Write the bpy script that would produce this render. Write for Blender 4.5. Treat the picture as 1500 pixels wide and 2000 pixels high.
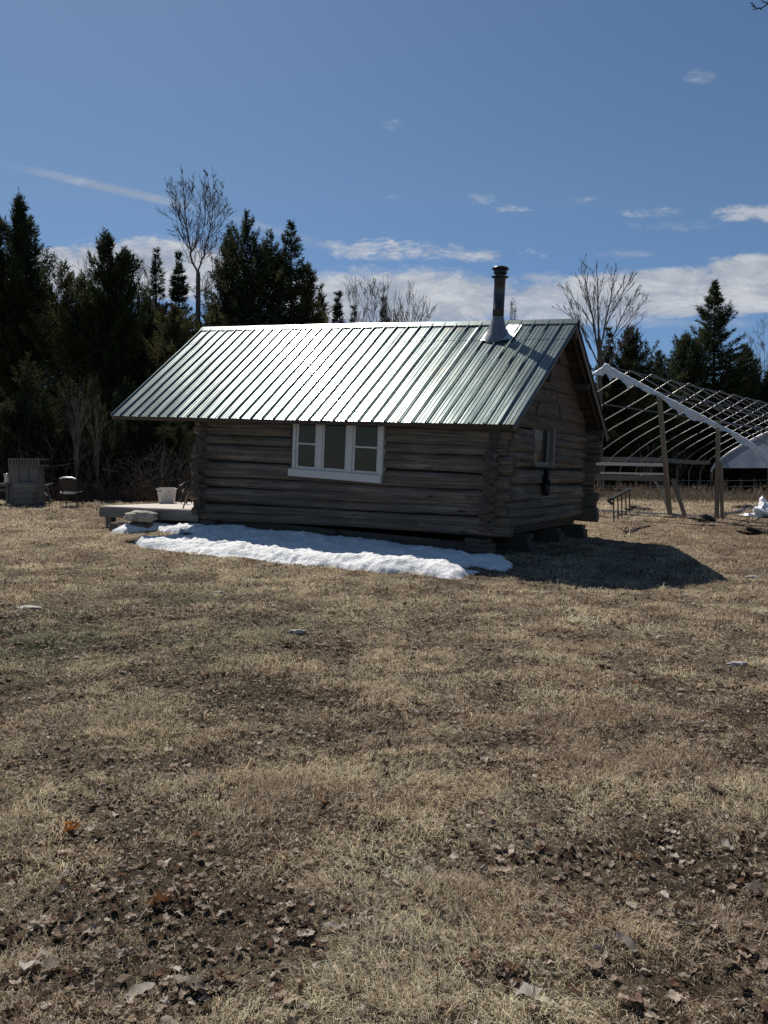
import bpy, math, random
import numpy as np
from mathutils import Vector
R_ = math.radians
scene = bpy.context.scene
for o in list(bpy.data.objects):
    bpy.data.objects.remove(o)

# ------------------------------------------------------------------ camera
F = 1583.0; HZ = 927.0; EYE = 1.65
PITCH = math.atan((1000 - HZ) / F)
cam = bpy.data.cameras.new('camera'); cam_o = bpy.data.objects.new('camera', cam)
scene.collection.objects.link(cam_o); scene.camera = cam_o
cam_o.location = (0, 0, EYE); cam_o.rotation_euler = (math.pi / 2 - PITCH, 0, 0)
cam.sensor_fit = 'VERTICAL'; cam.sensor_height = 36; cam.lens = F / 2000 * 36
cam.clip_start = 0.05; cam.clip_end = 3000

def ray(px, py):
    a, b = (px - 750) / F, (1000 - py) / F
    c, s = math.cos(PITCH), math.sin(PITCH)
    return np.array([a, c + b * s, b * c - s])
def at(px, py, Y):
    v = ray(px, py)
    return v * (Y / v[1]) + np.array([0, 0, EYE])

# ------------------------------------------------------------------ sun and sky
SUN_AZ, SUN_EL = R_(-24), R_(50)
world = bpy.data.worlds.new('World'); scene.world = world; world.use_nodes = True
wt = world.node_tree
class X:
    """tiny wrapper: python arithmetic on shader sockets"""
    def __init__(s, k, nt=None): s.k = k; s.nt = nt
def mth(nt, op, *a, clamp=False):
    n = nt.nodes.new('ShaderNodeMath'); n.operation = op; n.use_clamp = clamp
    for i, v in enumerate(a):
        if isinstance(v, (int, float)): n.inputs[i].default_value = v
        else: nt.links.new(v, n.inputs[i])
    return n.outputs[0]
def sstep(nt, v, lo, hi):
    n = nt.nodes.new('ShaderNodeMapRange'); n.interpolation_type = 'SMOOTHSTEP'
    nt.links.new(v, n.inputs[0]); n.inputs[1].default_value = lo; n.inputs[2].default_value = hi
    return n.outputs[0]
def mixc(nt, f, a, b, mode='MIX'):
    n = nt.nodes.new('ShaderNodeMix'); n.data_type = 'RGBA'; n.blend_type = mode
    for s, v in ((0, f), (6, a), (7, b)):
        if isinstance(v, (int, float)): n.inputs[s].default_value = v
        elif isinstance(v, (tuple, list)): n.inputs[s].default_value = tuple(v) + (1,) * (4 - len(v))
        else: nt.links.new(v, n.inputs[s])
    return n.outputs[2]
def build_sky():
    nt = wt; L = nt.links.new
    bg = nt.nodes['Background']
    sky = nt.nodes.new('ShaderNodeTexSky'); sky.sky_type = 'NISHITA'; sky.sun_disc = False
    sky.sun_elevation = SUN_EL; sky.sun_rotation = SUN_AZ
    sky.air_density = 1.0; sky.dust_density = 0.35; sky.ozone_density = 4.0; sky.altitude = 200
    tc = nt.nodes.new('ShaderNodeTexCoord'); sep = nt.nodes.new('ShaderNodeSeparateXYZ')
    L(tc.outputs['Generated'], sep.inputs[0])
    y = mth(nt, 'MAXIMUM', sep.outputs[1], 0.05)
    u = mth(nt, 'DIVIDE', sep.outputs[0], y); v = mth(nt, 'DIVIDE', sep.outputs[2], y)
    cmb = nt.nodes.new('ShaderNodeCombineXYZ'); L(u, cmb.inputs[0]); L(v, cmb.inputs[1])
    def noise(sx, sy, scale, detail, rough, dist=0.0, off=0):
        m = nt.nodes.new('ShaderNodeMapping'); m.inputs['Scale'].default_value = (sx, sy, 1)
        m.inputs['Location'].default_value = (off, off * .7, 0)
        L(cmb.outputs[0], m.inputs[0])
        n = nt.nodes.new('ShaderNodeTexNoise'); n.inputs['Scale'].default_value = scale
        n.inputs['Detail'].default_value = detail; n.inputs['Roughness'].default_value = rough
        n.inputs['Distortion'].default_value = dist
        L(m.outputs[0], n.inputs['Vector']); return n.outputs[0]
    n1 = noise(1, 2.4, 11, 10, .70, .5)
    n2 = noise(1, 1.9, 34, 8, .66, .6, 3.1)
    nz = mth(nt, 'ADD', mth(nt, 'MULTIPLY', mth(nt, 'SUBTRACT', n1, .5), 3.4), mth(nt, 'MULTIPLY', mth(nt, 'SUBTRACT', n2, .5), 2.2))
    def ell(px, py, rx, ry, amp, lo, hi, str_):
        r = ray(px, py); u0, v0 = r[0] / r[1], r[2] / r[1]
        a = mth(nt, 'DIVIDE', mth(nt, 'SUBTRACT', u, float(u0)), rx / F)
        b = mth(nt, 'DIVIDE', mth(nt, 'SUBTRACT', v, float(v0)), ry / F)
        g = mth(nt, 'SUBTRACT', 1.0, mth(nt, 'ADD', mth(nt, 'POWER', mth(nt, 'ABSOLUTE', a), 2), mth(nt, 'POWER', mth(nt, 'ABSOLUTE', b), 2)))
        g = mth(nt, 'MAXIMUM', g, -3.0)
        d = mth(nt, 'ADD', g, mth(nt, 'MULTIPLY', nz, amp))
        return mth(nt, 'MULTIPLY', sstep(nt, d, lo, hi), str_)
    E = [(790, 585, 330, 66, .5, 0, .7, 1), (1120, 590, 230, 52, .5, 0, .7, .9), (1330, 572, 300, 52, .35, 0, .45, 1), (1480, 535, 130, 42, .4, 0, .5, 1),
         (250, 530, 300, 68, .7, 0, .6, 1), (60, 560, 200, 60, .7, 0, .9, .8), (470, 560, 160, 60, .7, 0, .9, .7),
         (780, 488, 170, 22, 1.5, .15, 1.5, .85), (930, 497, 130, 17, 1.5, .15, 1.5, .8), (640, 478, 60, 14, 1.4, .2, 1.5, .6),
         (1480, 416, 120, 20, .9, .1, 1.0, .9), (1290, 414, 90, 13, 1.2, .2, 1.4, .55), (1330, 440, 90, 14, 1.2, .2, 1.4, .3),
         (988, 409, 42.5, 9.1, 1.7, 0.1, 2.2, 0.8), (942, 388, 32.5, 14.3, 1.7, 0.1, 2.2, 0.5), (1137, 390, 40.0, 9.1, 1.7, 0.1, 2.2, 0.55),
         (962, 457, 40.0, 13.0, 1.7, 0.1, 2.2, 0.45), (775, 386, 22.5, 7.800000000000001, 1.7, 0.1, 2.2, 0.45), (770, 242, 32.5, 13.0, 1.7, 0.1, 2.2, 0.3), (1365, 148, 30.0, 18.2, 1.7, 0.1, 2.2, 0.35),
         (1215, 497, 60, 10, 1.0, .1, 1.3, .35), (1395, 505, 18, 6, .6, 0, 1.0, .5), (1370, 632, 160, 12, .8, 0, 1.4, .35), (1060, 545, 60, 16, 1, 0, 1.2, .6)]
    tot = None
    for e in E:
        d = ell(*e); tot = d if tot is None else mth(nt, 'MAXIMUM', tot, d)
    # condensation trail: a thin straight streak fading at both ends
    def trail(p0, p1, w, s):
        r0, r1 = ray(*p0), ray(*p1); a = np.array([r0[0] / r0[1], r0[2] / r0[1]]); b = np.array([r1[0] / r1[1], r1[2] / r1[1]])
        t = b - a; ln = float(np.hypot(*t)); t = t / ln; n = np.array([-t[1], t[0]])
        du = mth(nt, 'SUBTRACT', u, float(a[0])); dv = mth(nt, 'SUBTRACT', v, float(a[1]))
        al = mth(nt, 'DIVIDE', mth(nt, 'ADD', mth(nt, 'MULTIPLY', du, float(t[0])), mth(nt, 'MULTIPLY', dv, float(t[1]))), ln)
        ac = mth(nt, 'DIVIDE', mth(nt, 'ADD', mth(nt, 'MULTIPLY', du, float(n[0])), mth(nt, 'MULTIPLY', dv, float(n[1]))), w / F)
        g = mth(nt, 'SUBTRACT', 1.0, mth(nt, 'POWER', mth(nt, 'ABSOLUTE', ac), 2), clamp=True)
        k = mth(nt, 'MULTIPLY', sstep(nt, al, 0, .6), mth(nt, 'SUBTRACT', 1.0, sstep(nt, al, .8, 1.1)))
        return mth(nt, 'MULTIPLY', mth(nt, 'MULTIPLY', g, k), mth(nt, 'MULTIPLY', mth(nt, 'ADD', n2, .2), s))
    tot = mth(nt, 'MAXIMUM', tot, trail((-40, 310), (375, 404), 10, .85))
    tot = mth(nt, 'MAXIMUM', tot, trail((380, 405), (640, 480), 10, .30))
    hs = nt.nodes.new('ShaderNodeHueSaturation'); hs.inputs['Saturation'].default_value = 1.02; hs.inputs['Value'].default_value = 1
    L(sky.outputs[0], hs.inputs['Color'])
    up = nt.nodes.new('ShaderNodeMapRange'); L(v, up.inputs[0]); up.inputs[1].default_value = .02; up.inputs[2].default_value = .34
    base = mixc(nt, 1.0, hs.outputs[0], mixc(nt, up.outputs[0], (.62, .80, 1.12), (.88, .96, .98)), 'MULTIPLY')
    # clouds scatter white light: paler at their upper edges, greyer below
    cl = mixc(nt, sstep(nt, n1, .35, .68), (5.0, 5.6, 6.7), (9.2, 9.4, 9.8))
    cf = mth(nt, 'MULTIPLY', tot, .92)
    cf = mth(nt, 'MULTIPLY', cf, mth(nt, 'GREATER_THAN', sep.outputs[1], .05))
    L(mixc(nt, cf, base, cl), bg.inputs[0]); bg.inputs[1].default_value = 0.068
build_sky()
sl = bpy.data.lights.new('sun', 'SUN'); sl.energy = 5.0; sl.angle = R_(.53); sl.color = (1, .94, .84)
so = bpy.data.objects.new('sun', sl); scene.collection.objects.link(so)
SDIR = Vector((math.sin(SUN_AZ) * math.cos(SUN_EL), math.cos(SUN_AZ) * math.cos(SUN_EL), math.sin(SUN_EL)))
so.rotation_euler = SDIR.to_track_quat('Z', 'Y').to_euler(); so.location = (-8, 10, 30)
scene.view_settings.view_transform = 'Standard'; scene.view_settings.look = 'None'
scene.view_settings.exposure = 0; scene.view_settings.gamma = 1
scene.render.resolution_x = 768; scene.render.resolution_y = 1024
scene.cycles.max_bounces = 6; scene.cycles.transparent_max_bounces = 8
scene.cycles.sample_clamp_indirect = 4

# ------------------------------------------------------------------ helpers
rng = np.random.default_rng(7); random.seed(7)
class MB:
    def __init__(s): s.v = []; s.f = []; s.m = []; s.sm = []; s.uv = []
    def add(s, vs, fs, mi=0, smooth=False, uvs=None):
        b = len(s.v); s.v += [tuple(map(float, p)) for p in vs]
        for i, f in enumerate(fs):
            s.f.append([b + k for k in f]); s.m.append(mi); s.sm.append(smooth)
            s.uv += (uvs[i] if uvs else [(vs[k][0] + vs[k][1], vs[k][2]) for k in f])
        return s
    def hexa(s, p, mi=0):
        """eight corners: 0-3 bottom ring, 4-7 top ring"""
        fs = [(3, 2, 1, 0), (4, 5, 6, 7), (0, 1, 5, 4), (1, 2, 6, 5), (2, 3, 7, 6), (3, 0, 4, 7)]
        p = [np.array(q, float) for q in p]
        uvs = []
        for f in fs:
            a = np.linalg.norm(p[f[1]] - p[f[0]]); b = np.linalg.norm(p[f[2]] - p[f[1]])
            uvs.append([(0, 0), (a, 0), (a, b), (0, b)] if a >= b else [(0, 0), (0, a), (b, a), (b, 0)])
        return s.add(p, fs, mi, False, uvs)
    def bar(s, a, b, w, h, mi=0, up=(0, 0, 1)):
        """a straight board from a to b, w wide and h tall"""
        a, b = np.array(a, float), np.array(b, float); t = b - a; t /= np.linalg.norm(t)
        x = np.cross(t, up)
        if np.linalg.norm(x) < 1e-4: x = np.cross(t, (1, 0, 0))
        x /= np.linalg.norm(x); y = np.cross(x, t); x = x * w / 2; y = y * h / 2
        return s.hexa([a - x - y, b - x - y, b + x - y, a + x - y, a - x + y, b - x + y, b + x + y, a + x + y], mi)
    def tube(s, pts, rad, n=6, mi=0, smooth=True, caps=True, capmi=None, wob=0, squash=1, up=(0, 0, 1)):
        pts = [np.array(p, float) for p in pts]; k = len(pts)
        rad = [rad] * k if isinstance(rad, (int, float)) else rad
        vs = []; L = 0; uvr = []
        x = None
        for i, p in enumerate(pts):
            t = pts[min(i + 1, k - 1)] - pts[max(i - 1, 0)]; t = t / (np.linalg.norm(t) + 1e-9)
            if x is None:
                x = np.cross(t, up)
                if np.linalg.norm(x) < 1e-3: x = np.cross(t, (1, 0, 0))
            else: x = x - t * x.dot(t)
            x = x / np.linalg.norm(x); y = np.cross(x, t)
            if i: L += np.linalg.norm(p - pts[i - 1])
            uvr.append(L)
            for j in range(n):
                a = 2 * math.pi * j / n; r = rad[i] * (1 + (random.uniform(-wob, wob) if wob else 0))
                vs.append(p + x * math.cos(a) * r + y * math.sin(a) * r * squash)
        fs = []; uvs = []; u0 = random.uniform(0, 40)
        for i in range(k - 1):
            for j in range(n):
                j2 = (j + 1) % n; fs.append((i * n + j, i * n + j2, (i + 1) * n + j2, (i + 1) * n + j))
                c = 2 * math.pi * max(rad) / n
                uvs.append([(uvr[i] + u0, j * c), (uvr[i] + u0, (j + 1) * c), (uvr[i + 1] + u0, (j + 1) * c), (uvr[i + 1] + u0, j * c)])
        s.add(vs, fs, mi, smooth, uvs)
        if caps and rad[0] > .004:
            for base, q, rev in ((0, pts[0], 1), ((k - 1) * n, pts[-1], 0)):
                ring = vs[base:base + n]
                f = list(range(n)); f = f[::-1] if rev else f
                s.add(ring, [f], mi if capmi is None else capmi, False, [[(math.cos(2 * math.pi * g / n) * .1, math.sin(2 * math.pi * g / n) * .1) for g in f]])
        return s
    def lathe(s, base, axis, prof, n=24, mi=0, smooth=True):
        """profile of (radius, height) turned round an axis"""
        base = np.array(base, float); t = np.array(axis, float); t /= np.linalg.norm(t)
        x = np.cross(t, (0, 1, 0)); x /= np.linalg.norm(x); y = np.cross(t, x)
        vs = [base + t * h + (x * math.cos(2 * math.pi * j / n) + y * math.sin(2 * math.pi * j / n)) * r for r, h in prof for j in range(n)]
        fs = [(i * n + j, i * n + (j + 1) % n, (i + 1) * n + (j + 1) % n, (i + 1) * n + j) for i in range(len(prof) - 1) for j in range(n)]
        return s.add(vs, fs, mi, smooth)
    def build(s, name, mats, parent=None, origin=None):
        if origin is None: origin = tuple(parent['_o']) if parent is not None else (0, 0, 0)
        v = np.array(s.v, float).reshape(-1, 3) - np.array(origin)
        me = bpy.data.meshes.new(name); me.from_pydata(v.tolist(), [], s.f)
        for m in (mats if isinstance(mats, (list, tuple)) else [mats]): me.materials.append(m)
        me.polygons.foreach_set('material_index', s.m); me.polygons.foreach_set('use_smooth', s.sm)
        ul = me.uv_layers.new(name='UVMap'); ul.data.foreach_set('uv', np.array(s.uv, float).ravel())
        return link(name, me, parent, origin)
def link(name, me, parent, origin):
    o = bpy.data.objects.new(name, me); scene.collection.objects.link(o)
    o['_o'] = [float(c) for c in origin]
    if parent is not None: o.parent = parent
    else: o.location = origin
    return o
def raw_mesh(name, v, tris, mats, parent=None, origin=None, col=None, smooth=False, k=3, mi=None):
    """big meshes straight from arrays: faces all with k corners"""
    if origin is None: origin = tuple(parent['_o']) if parent is not None else (0, 0, 0)
    v = np.asarray(v, np.float32) - np.array(origin, np.float32); tris = np.asarray(tris, np.int32)
    me = bpy.data.meshes.new(name); me.vertices.add(len(v)); me.vertices.foreach_set('co', v.ravel())
    me.loops.add(tris.size); me.loops.foreach_set('vertex_index', tris.ravel())
    me.polygons.add(len(tris)); me.polygons.foreach_set('loop_start', np.arange(0, tris.size, k, dtype=np.int32))
    if smooth: me.polygons.foreach_set('use_smooth', np.ones(len(tris), bool))
    for m in (mats if isinstance(mats, (list, tuple)) else [mats]): me.materials.append(m)
    if mi is not None: me.polygons.foreach_set('material_index', mi)
    if col is not None:
        ca = me.color_attributes.new('col', 'FLOAT_COLOR', 'POINT')
        c4 = np.ones((len(v), 4), np.float32); c4[:, :3] = col; ca.data.foreach_set('color', c4.ravel())
    me.update(calc_edges=True); me.validate()
    return link(name, me, parent, origin)
def tag(o, label, cat, group=None, kind=None):
    if label: o['label'] = label
    if cat: o['category'] = cat
    if group: o['group'] = group
    if kind: o['kind'] = kind
    return o
def empty(name, loc, label, cat, group=None):
    o = bpy.data.objects.new(name, None); scene.collection.objects.link(o)
    o.location = tuple(map(float, loc)); o['_o'] = [float(c) for c in loc]; o.empty_display_size = .3
    return tag(o, label, cat, group)

# ------------------------------------------------------------------ materials
def new_mat(name):
    m = bpy.data.materials.new(name); m.use_nodes = True
    return m, m.node_tree, m.node_tree.nodes['Principled BSDF']
def coords(nt, kind='Object', scale=(1, 1, 1)):
    tc = nt.nodes.new('ShaderNodeTexCoord'); mp = nt.nodes.new('ShaderNodeMapping')
    mp.inputs['Scale'].default_value = scale; nt.links.new(tc.outputs[kind], mp.inputs[0]); return mp.outputs[0]
def ntex(nt, vec, scale, detail=4, rough=.55, dist=0):
    n = nt.nodes.new('ShaderNodeTexNoise'); n.inputs['Scale'].default_value = scale; n.inputs['Detail'].default_value = detail
    n.inputs['Roughness'].default_value = rough; n.inputs['Distortion'].default_value = dist
    nt.links.new(vec, n.inputs['Vector']); return n.outputs[0]
def bump(nt, b, h, strength, dist=.02):
    n = nt.nodes.new('ShaderNodeBump'); n.inputs['Strength'].default_value = strength; n.inputs['Distance'].default_value = dist
    nt.links.new(h, n.inputs['Height']); nt.links.new(n.outputs[0], b.inputs['Normal'])
def plain(name, col, rough=.6, metal=0, var=.25, scale=8, bmp=.0, spec=.5):
    m, nt, b = new_mat(name); v = coords(nt); n = ntex(nt, v, scale, 5)
    c = mixc(nt, sstep(nt, n, .3, .7), tuple(x * (1 - var) for x in col), tuple(min(1, x * (1 + var)) for x in col))
    nt.links.new(c, b.inputs['Base Color']); b.inputs['Roughness'].default_value = rough; b.inputs['Metallic'].default_value = metal
    b.inputs['Specular IOR Level'].default_value = spec
    if bmp: bump(nt, b, ntex(nt, v, scale * 4, 5), bmp)
    return m
def wood(name, dark, light, grain=60, along=1.5, crack=.5, bmp=.5, knots=False):
    """weathered wood, grain running along u"""
    m, nt, b = new_mat(name)
    v = coords(nt, 'UV', (along, grain, 1)); g = ntex(nt, v, 1, 6, .65, .4)
    v2 = coords(nt, 'UV', (.5, 5, 1)); p = ntex(nt, v2, 1.3, 5, .6)
    v3 = coords(nt, 'UV', (.7, 22, 1)); k = ntex(nt, v3, 1, 3, .5, .8)
    f = mth(nt, 'ADD', mth(nt, 'MULTIPLY', g, .55), mth(nt, 'MULTIPLY', p, .45))
    c = mixc(nt, sstep(nt, f, .33, .66), dark, light)
    chk = mth(nt, 'SUBTRACT', 1.0, sstep(nt, mth(nt, 'ABSOLUTE', mth(nt, 'SUBTRACT', k, .5)), 0, .018))
    chk = mth(nt, 'MULTIPLY', chk, sstep(nt, p, .45, .6))
    c = mixc(nt, mth(nt, 'MULTIPLY', chk, crack), c, tuple(x * .2 for x in dark))
    if knots:
        vo = nt.nodes.new('ShaderNodeTexVoronoi'); nt.links.new(coords(nt, 'UV', (1.1, 5.5, 1)), vo.inputs['Vector']); vo.inputs['Scale'].default_value = 1
        kd = mth(nt, 'ADD', vo.outputs['Distance'], mth(nt, 'MULTIPLY', mth(nt, 'SUBTRACT', g, .5), .12)); c = mixc(nt, mth(nt, 'SUBTRACT', 1.0, sstep(nt, kd, .06, .16)), c, tuple(x * .35 for x in dark))
        mo = ntex(nt, coords(nt, 'Object'), .9, 4, .6); c = mixc(nt, mth(nt, 'MULTIPLY', sstep(nt, mo, .42, .62), .55), c, (.10, .085, .075))
    nt.links.new(c, b.inputs['Base Color']); b.inputs['Roughness'].default_value = .85; b.inputs['Specular IOR Level'].default_value = .25
    bump(nt, b, mth(nt, 'SUBTRACT', f, chk), bmp, .01)
    return m
M = {}
M['log'] = wood('weathered_log', (.062, .050, .040), (.30, .245, .195), 18, .6, .95, 1.2, True)
def end_mat():
    m, nt, b = new_mat('log_end_grain'); tc = nt.nodes.new('ShaderNodeTexCoord')
    ln_ = nt.nodes.new('ShaderNodeVectorMath'); ln_.operation = 'LENGTH'; nt.links.new(tc.outputs['UV'], ln_.inputs[0])
    n = ntex(nt, coords(nt), 30, 4); rg_ = mth(nt, 'SINE', mth(nt, 'ADD', mth(nt, 'MULTIPLY', ln_.outputs['Value'], 420), mth(nt, 'MULTIPLY', n, 5)))
    sp = nt.nodes.new('ShaderNodeSeparateXYZ'); nt.links.new(tc.outputs['UV'], sp.inputs[0]); an = mth(nt, 'ARCTAN2', sp.outputs[1], sp.outputs[0])
    ck = sstep(nt, mth(nt, 'SINE', mth(nt, 'ADD', mth(nt, 'MULTIPLY', an, 4), mth(nt, 'MULTIPLY', n, 9))), .90, .99)
    c = mixc(nt, sstep(nt, rg_, -1, 1), (.055, .044, .036), (.125, .098, .078)); c = mixc(nt, ck, c, (.008, .007, .006))
    nt.links.new(c, b.inputs['Base Color']); b.inputs['Roughness'].default_value = .9; bump(nt, b, mth(nt, 'SUBTRACT', n, ck), .6); return m
M['log_end'] = end_mat()
M['gable'] = wood('hewn_gable_board', (.06, .044, .034), (.19, .145, .11), 20, 1.2, .6, .6)
M['old_board'] = wood('grey_board', (.12, .11, .10), (.27, .25, .225), 40, 1.2, .6)
M['deck'] = wood('deck_board', (.58, .52, .48), (.74, .68, .64), 50, 1.2, .4, .15)
M['post'] = wood('post_wood', (.16, .125, .09), (.34, .27, .20), 30, 1, .6)
M['darkwood'] = wood('dark_underside_wood', (.05, .042, .036), (.12, .10, .085), 30, 1, .5)
M['dull'] = plain('dull_white_paint', (.22, .205, .20), .6, 0, .15, 14, .1)
M['white'] = plain('white_paint', (.66, .63, .61), .5, 0, .06, 14, .05)
M['void'] = plain('painted_dark_interior', (.012, .011, .012), .95)
M['black'] = plain('black_metal', (.02, .02, .022), .4, 0, .2)
M['boot'] = plain('grey_boot_metal', (.24, .25, .27), .55, .5, .15, 14, .2)
M['galv'] = plain('galvanised_metal', (.62, .64, .67), .42, 1, .12, 14, .15)
M['flash'] = plain('aluminium_flashing', (.78, .79, .81), .5, .9, .08, 24, .5)
M['pipe'] = plain('stainless_pipe', (.085, .078, .075), .32, .6, .2, 6, .02)
M['steel'] = plain('steel_tube', (.27, .27, .28), .34, .9, .12, 20)
M['film'] = plain('white_plastic_film', (.78, .80, .84), .35, 0, .08, 10, .5)
M['tote'] = plain('tote_plastic', (.62, .58, .55), .45, 0, .06, 6)
M['boulder'] = plain('grey_boulder', (.40, .365, .32), .9, 0, .45, 6, .9)
M['darkboulder'] = plain('brown_boulder', (.13, .10, .085), .9, 0, .4, 6, .9)
M['soil'] = plain('dark_soil', (.06, .045, .035), 1, 0, .5, 12, .9)
M['bark'] = plain('grey_bark', (.11, .095, .085), .95, 0, .35, 18, .6)
M['palebark'] = plain('pale_grey_bark', (.17, .15, .135), .95, 0, .3, 18, .5)
M['brush'] = plain('dry_brush', (.095, .08, .066), .95, 0, .3, 9)
M['twig'] = plain('reddish_twigs', (.13, .085, .07), .95, 0, .3, 9)
def glass_mat():
    m, nt, b = new_mat('window_glass')
    b.inputs['Base Color'].default_value = (.055, .048, .043, 1); b.inputs['Roughness'].default_value = .06
    b.inputs['Transmission Weight'].default_value = .25; b.inputs['IOR'].default_value = 1.45
    return m
M['glass'] = glass_mat()
def roof_mat():
    m, nt, b = new_mat('green_painted_roof_metal')
    v = coords(nt, 'UV', (1, 1, 1)); st = ntex(nt, coords(nt, 'UV', (9, .5, 1)), 1, 5, .6)   # streaks down the slope
    bl = ntex(nt, coords(nt, 'UV', (1.1, .8, 1)), 1, 4, .6)
    c = mixc(nt, sstep(nt, st, .3, .7), (.078, .115, .112), (.13, .168, .166))
    c = mixc(nt, mth(nt, 'MULTIPLY', sstep(nt, bl, .55, .75), .45), c, (.19, .165, .115))
    nt.links.new(c, b.inputs['Base Color']); b.inputs['Metallic'].default_value = .78
    r = nt.nodes.new('ShaderNodeMapRange'); nt.links.new(st, r.inputs[0]); r.inputs[3].default_value = .27; r.inputs[4].default_value = .38; b.inputs['Coat Weight'].default_value = .45; b.inputs['Coat Roughness'].default_value = .15
    nt.links.new(r.outputs[0], b.inputs['Roughness']); b.inputs['Specular IOR Level'].default_value = .6
    bump(nt, b, ntex(nt, coords(nt, 'UV', (1.2, 3.5, 1)), 1.4, 3, .5), .25, .01)
    return m
M['roof'] = roof_mat()
def snow_mat():
    m, nt, b = new_mat('old_snow'); v = coords(nt)
    n = ntex(nt, v, 9, 6, .6); g = ntex(nt, v, 55, 3, .6); d = ntex(nt, v, 16, 6, .75)
    c = mixc(nt, sstep(nt, n, .3, .7), (.82, .83, .85), (.93, .93, .94))
    c = mixc(nt, mth(nt, 'MULTIPLY', sstep(nt, d, .60, .70), .7), c, (.22, .18, .14))
    nt.links.new(c, b.inputs['Base Color']); b.inputs['Roughness'].default_value = .75
    bump(nt, b, mth(nt, 'ADD', n, mth(nt, 'MULTIPLY', g, .35)), 1.0, .05); return m
M['snow'] = snow_mat()
def leafy(name, trans=.35, tint=(1, 1, 1), spec=0):
    """thin dry or green blades: colour from the mesh, some light through them"""
    m, nt, b = new_mat(name); nt.nodes.remove(b)
    a = nt.nodes.new('ShaderNodeAttribute'); a.attribute_name = 'col'
    d = nt.nodes.new('ShaderNodeBsdfDiffuse'); t = nt.nodes.new('ShaderNodeBsdfTranslucent'); mx = nt.nodes.new('ShaderNodeMixShader')
    c = mixc(nt, 1.0, a.outputs['Color'], tint, 'MULTIPLY')
    nt.links.new(c, d.inputs[0]); nt.links.new(c, t.inputs[0]); mx.inputs[0].default_value = trans
    nt.links.new(d.outputs[0], mx.inputs[1]); nt.links.new(t.outputs[0], mx.inputs[2])
    nt.links.new(mx.outputs[0], nt.nodes['Material Output'].inputs[0]); return m
M['blade'] = leafy('dead_grass_blades', .38)
M['litter'] = leafy('dead_leaves', .3)
M['needle'] = leafy('conifer_foliage', .32)
def vcol_ground():
    m, nt, b = new_mat('thatch_ground')
    a = nt.nodes.new('ShaderNodeAttribute'); a.attribute_name = 'col'
    v = coords(nt); n = ntex(nt, v, 22, 8, .7); k = ntex(nt, coords(nt, 'Object', (1, 1, 1)), 110, 4, .65)
    f = mth(nt, 'ADD', mth(nt, 'MULTIPLY', n, .5), mth(nt, 'MULTIPLY', k, .5))
    c = mixc(nt, sstep(nt, f, .36, .64), (.22, .2, .2), (1.5, 1.5, 1.5))
    c = mixc(nt, 1.0, a.outputs['Color'], c, 'MULTIPLY')
    nt.links.new(c, b.inputs['Base Color']); b.inputs['Roughness'].default_value = 1; b.inputs['Specular IOR Level'].default_value = .1
    bump(nt, b, f, 1.0, .03); return m
M['ground'] = vcol_ground()

# ------------------------------------------------------------------ terrain
CT = np.array([(0, 0, 0), (-4, 2, 0), (4, 2, 0), (0, 5, 0), (-3, 7, .02), (3, 7, -.03), (-5, 11, .05), (5, 10, -.1), (5.2, 13.2, -.24), (1.3, 13, -.10),
    (-1.5, 15, .0), (-5, 16.6, .10), (-4.2, 18.9, .40), (-1.1, 17.1, .28), (1.0, 15.9, .06), (-7.2, 20.6, .31), (-9, 23, .55), (-10.5, 26, .73), (-4, 28, .75), (2, 15.2, .08), (8, 14, -.12),
    (4.9, 20.3, .08), (9, 19, .2), (7, 25, .5), (10, 24, .5), (13, 31, .6), (18, 45, .45), (0, 36, .8), (-20, 30, .9), (22, 20, .3), (-15, 15, .3), (15, 10, -.1),
    (-15, 8, .1), (-30, 60, 1), (30, 60, .7), (0, 60, .9), (-20, 0, .1), (20, 0, -.1), (0, -10, 0), (-20, -10, 0), (20, -10, 0)], float)
def _tps_fit():
    P = CT[:, :2]; d = np.hypot(*(P[:, None] - P[None]).transpose(2, 0, 1)); K = np.where(d > 0, d * d * np.log(d + 1e-9), 0) + np.eye(len(P)) * 3
    A = np.hstack([np.ones((len(P), 1)), P]); S = np.block([[K, A], [A.T, np.zeros((3, 3))]])
    return np.linalg.solve(S, np.concatenate([CT[:, 2], np.zeros(3)]))
TW = _tps_fit()
def hash2(ix, iy, seed):
    h = (ix.astype(np.int64) * 374761393 + iy.astype(np.int64) * 668265263 + seed * 1442695041) & 0x7fffffff
    h = ((h ^ (h >> 13)) * 1274126177) & 0x7fffffff
    return ((h ^ (h >> 16)) & 0xffffff) / float(0xffffff)
def vn(x, y, sc, seed=0, oct=3):
    """value noise in 0..1"""
    x = np.asarray(x, float); y = np.asarray(y, float); t = 0; a = 1; tot = 0
    for o in range(oct):
        X_, Y_ = x / sc, y / sc; ix, iy = np.floor(X_), np.floor(Y_); fx, fy = X_ - ix, Y_ - iy
        fx = fx * fx * (3 - 2 * fx); fy = fy * fy * (3 - 2 * fy)
        h = lambda i, j: hash2(ix + i, iy + j, seed + o * 17)
        t = t + a * ((h(0, 0) * (1 - fx) + h(1, 0) * fx) * (1 - fy) + (h(0, 1) * (1 - fx) + h(1, 1) * fx) * fy)
        tot += a; a *= .55; sc *= .47
    return t / tot
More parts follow.
